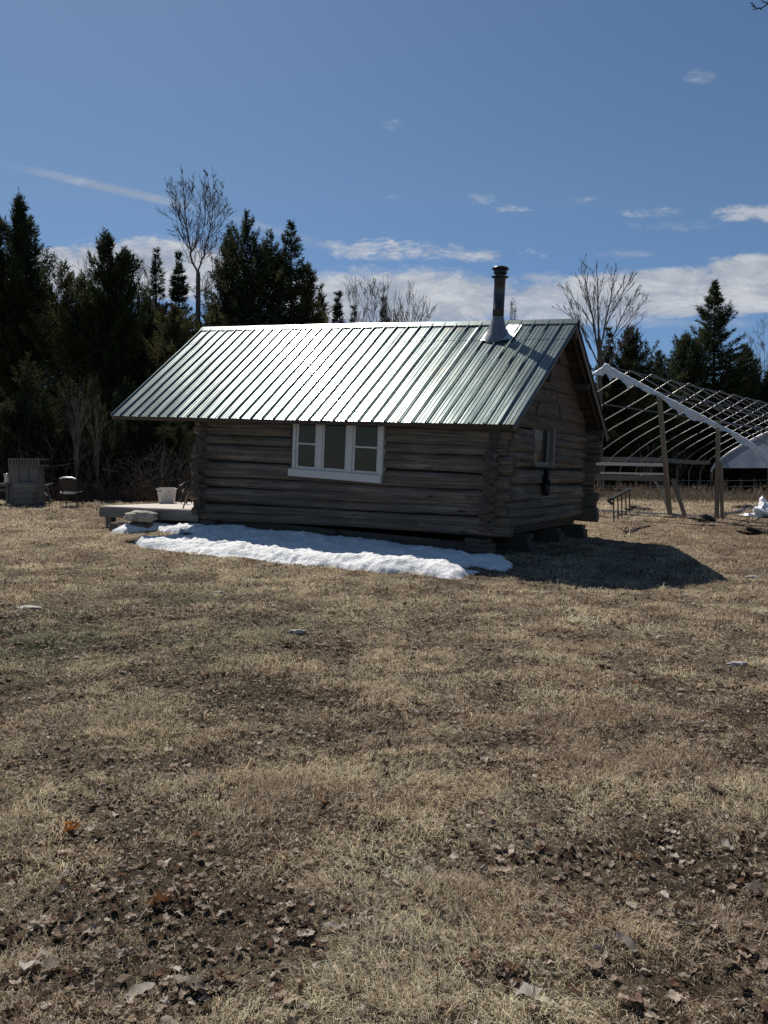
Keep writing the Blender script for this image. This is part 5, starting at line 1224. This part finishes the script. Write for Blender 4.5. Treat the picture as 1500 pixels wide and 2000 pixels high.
def build_leaves():
    rg = np.random.default_rng(77); V = []; C_ = []; T = []; b = 0
    # outline of a lobed leaf, closed round its midrib
    lobes = [(0.02, .0), (.20, .08), (.31, .20), (.30, .34), (.42, .46), (.34, .60), (.33, .76), (.17, .86), (.02, 1.0)]
    half = np.array(lobes); K = len(half)
    def put(x, y, size, tone, curl, sink=.0):
        nonlocal b; size = size * .78; tone = tuple(q * .9 for q in tone)
        z = float(terrain(x, y)[0]) + .006 + sink * .6; a = rg.random() * 6.28
        tilt = rg.normal() * .16; roll = rg.normal() * .22; nar = rg.uniform(.6, 1.0) * (.65 if rg.random() < .4 else 1)
        rim_l = np.stack([-half[:, 0] * nar, half[:, 1] - .5], 1) * (1 + rg.normal(size=(K, 1)) * .08); rim_r = np.stack([half[:, 0] * nar, half[:, 1] - .5], 1) * (1 + rg.normal(size=(K, 1)) * .08); mid = np.stack([np.zeros(K), half[:, 1] - .5], 1)
        pts = []; c1, c2 = curl * rg.uniform(.5, 1.6), curl * rg.uniform(-.4, 1.2); tw = rg.normal() * .45
        for P in (rim_l, mid, rim_r):
            h = c1 * P[:, 0] ** 2 * 1.7 + c2 * P[:, 1] ** 2 * .8 + tw * P[:, 0] * P[:, 1] + rg.normal(size=K) * .05 + .06 * np.sin(P[:, 1] * 9 + tw * 7)
            pts.append(np.stack([P[:, 0], P[:, 1], h], 1))
        v = np.concatenate(pts) * size
        cr, sr = math.cos(roll), math.sin(roll); v = v @ np.array([[cr, 0, -sr], [0, 1, 0], [sr, 0, cr]]); cr, sr = math.cos(tilt), math.sin(tilt); v = v @ np.array([[1, 0, 0], [0, cr, sr], [0, -sr, cr]])
        cr, sr = math.cos(a), math.sin(a); v = v @ np.array([[cr, sr, 0], [-sr, cr, 0], [0, 0, 1]])
        v[:, 2] -= np.percentile(v[:, 2], 25); v += (x, y, z)
        f = []
        for i in range(K - 1):
            f += [(i, K + i, K + i + 1), (i, K + i + 1, i + 1), (K + i, 2 * K + i, 2 * K + i + 1), (K + i, 2 * K + i + 1, K + i + 1)]
        V.append(v); T.append(np.array(f) + b); b += 3 * K
        C_.append(np.tile(np.array(tone) * rg.uniform(.7, 1.3), (3 * K, 1)) * (.85 + .3 * rg.random((3 * K, 1))))
    tones = [(.36, .285, .225), (.28, .215, .17), (.44, .365, .30), (.12, .08, .06), (.07, .045, .035), (.17, .10, .065), (.56, .49, .42)]; pw = [.21, .19, .16, .16, .14, .06, .08]
    for y0, y1, dn in ((1.4, 3.5, 1400), (3.5, 6, 950), (6, 10, 440), (10, 15, 140), (15, 24, 25)):
        x, y = scatter(rg, y0, y1, dn); f = litter_field(x, y); k = rg.random(len(x)) < .26 + .74 * f ** .8; x, y = x[k], y[k]
        for q in range(len(x)):
            put(x[q], y[q], rg.uniform(.02, .064) * (1 if y0 < 6 else 1.25) * (1.35 if rg.random() < .12 else 1), tones[rg.choice(7, p=pw)], rg.uniform(.2, 1.6), rg.uniform(0, .02))
    # crumbled bits of leaf and stalk
    for y0, y1, dn, sz in ((1.4, 3.5, 2600, .011), (3.5, 6, 2000, .015), (6, 10, 1100, .022), (10, 16, 420, .032), (16, 26, 110, .045)):
        x, y = scatter(rg, y0, y1, dn); f = litter_field(x, y); q = rg.random(len(x)) < .35 + .65 * f; x, y = x[q], y[q]; n = len(x)
        z = terrain(x, y) + .008 + rg.random(n) * .014; c = np.stack([x, y, z], 1); a = rg.random(n) * 6.28; L = sz * (.5 + rg.random(n)); W = L * (.25 + .6 * rg.random(n))
        d = np.stack([np.cos(a), np.sin(a), rg.normal(size=n) * .35], 1) * L[:, None]; s_ = np.stack([-np.sin(a), np.cos(a), rg.normal(size=n) * .45], 1) * W[:, None]; up = np.array([0, 0, 1]) * (L * rg.normal(size=n) * .35)[:, None]
        v = np.stack([c - d * .5, c + s_ * .5, c + d * .5 + up, c - s_ * .4 + up * .5], 1).reshape(-1, 3); k4 = (np.arange(n) * 4)[:, None]
        V.append(v); T.append(np.concatenate([k4 + np.array([0, 1, 2]), k4 + np.array([0, 2, 3])], 1).reshape(-1, 3) + b); b += 4 * n
        tn = np.array(tones)[rg.choice(7, n, p=[.16, .15, .12, .24, .22, .04, .07])] * (.6 + .7 * rg.random((n, 1))); C_.append(np.repeat(tn, 4, 0))
    # leaves that stand out in the photograph
    for px, py, sz, tone, cu_ in ((140, 1640, .10, (.36, .13, .03), 1.2), (135, 1627, .07, (.40, .17, .03), .8), (1050, 1635, .09, (.55, .5, .46), .6), (310, 1785, .13, (.16, .07, .035), 1.2), (385, 1640, .10, (.25, .12, .06), 1), (1240, 1345, .08, (.3, .14, .06), 1), (1415, 1670, .10, (.5, .44, .38), 1), (840, 1715, .10, (.48, .40, .36), .5), (865, 1722, .09, (.42, .36, .33), 1),
                                    (1400, 1555, .12, (.3, .24, .2), 1), (1225, 1862, .14, (.3, .27, .25), .4), (1480, 1748, .14, (.2, .17, .15), 1.2), (60, 1925, .10, (.45, .4, .36), .5), (375, 1970, .14, (.3, .27, .22), .9), (275, 1955, .12, (.4, .36, .32), .6), (1030, 1965, .12, (.5, .46, .42), .5), (1060, 1975, .10, (.5, .46, .42), .5), (1240, 1975, .10, (.2, .13, .1), .5), (630, 1577, .10, (.25, .13, .08), 1), (935, 1895, .11, (.2, .11, .08), 1.2),
                                    (440, 1935, .12, (.3, .2, .13), 1), (650, 1835, .12, (.42, .37, .33), .4), (515, 1500, .08, (.4, .35, .3), 1), (560, 1310, .07, (.1, .07, .05), 1.3), (740, 1160, .09, (.1, .06, .05), 1.4), (335, 1167, .14, (.2, .14, .12), 1.2)):
        g_ = ground_at(px, py); put(g_[0], g_[1], sz, tone, cu_, .015)
    o = raw_mesh('leaf_litter', np.concatenate(V), np.concatenate(T), M['litter'], None, (0, 0, 0), np.clip(np.concatenate(C_), 0, .8)); tag(o, 'curled brown and grey fallen leaves strewn over the lawn', 'fallen leaves', None, 'stuff'); print('leaves', len(V))
    # short dead twigs
    out = []
    for q in range(200):
        y = 1.6 + 14 * rg.random() ** 1.3; x = (rg.random() * 2 - 1) * (y * .49 + .5); 
        if inside(np.array([x]), np.array([y]), FOOT + []).any(): continue
        a = rg.random() * 6.28; L = rg.uniform(.05, .28); p = [np.array([x, y, 0]) + np.array([math.cos(a), math.sin(a), 0]) * L * t + rg.normal(size=3) * .006 for t in (0, .33, .66, 1)]
        for w in p: w[2] = float(terrain(w[0], w[1])[0]) + .022 + rg.uniform(0, .012)
        out.append((p, [.0024, .0024, .002, .0012]))
    o = wood_mesh('twigs', out, M['post'], None, (0, 5, 0), 4); tag(o, 'short dead twigs lying in the grass', 'twigs', None, 'stuff')
build_leaves()
build_grass()
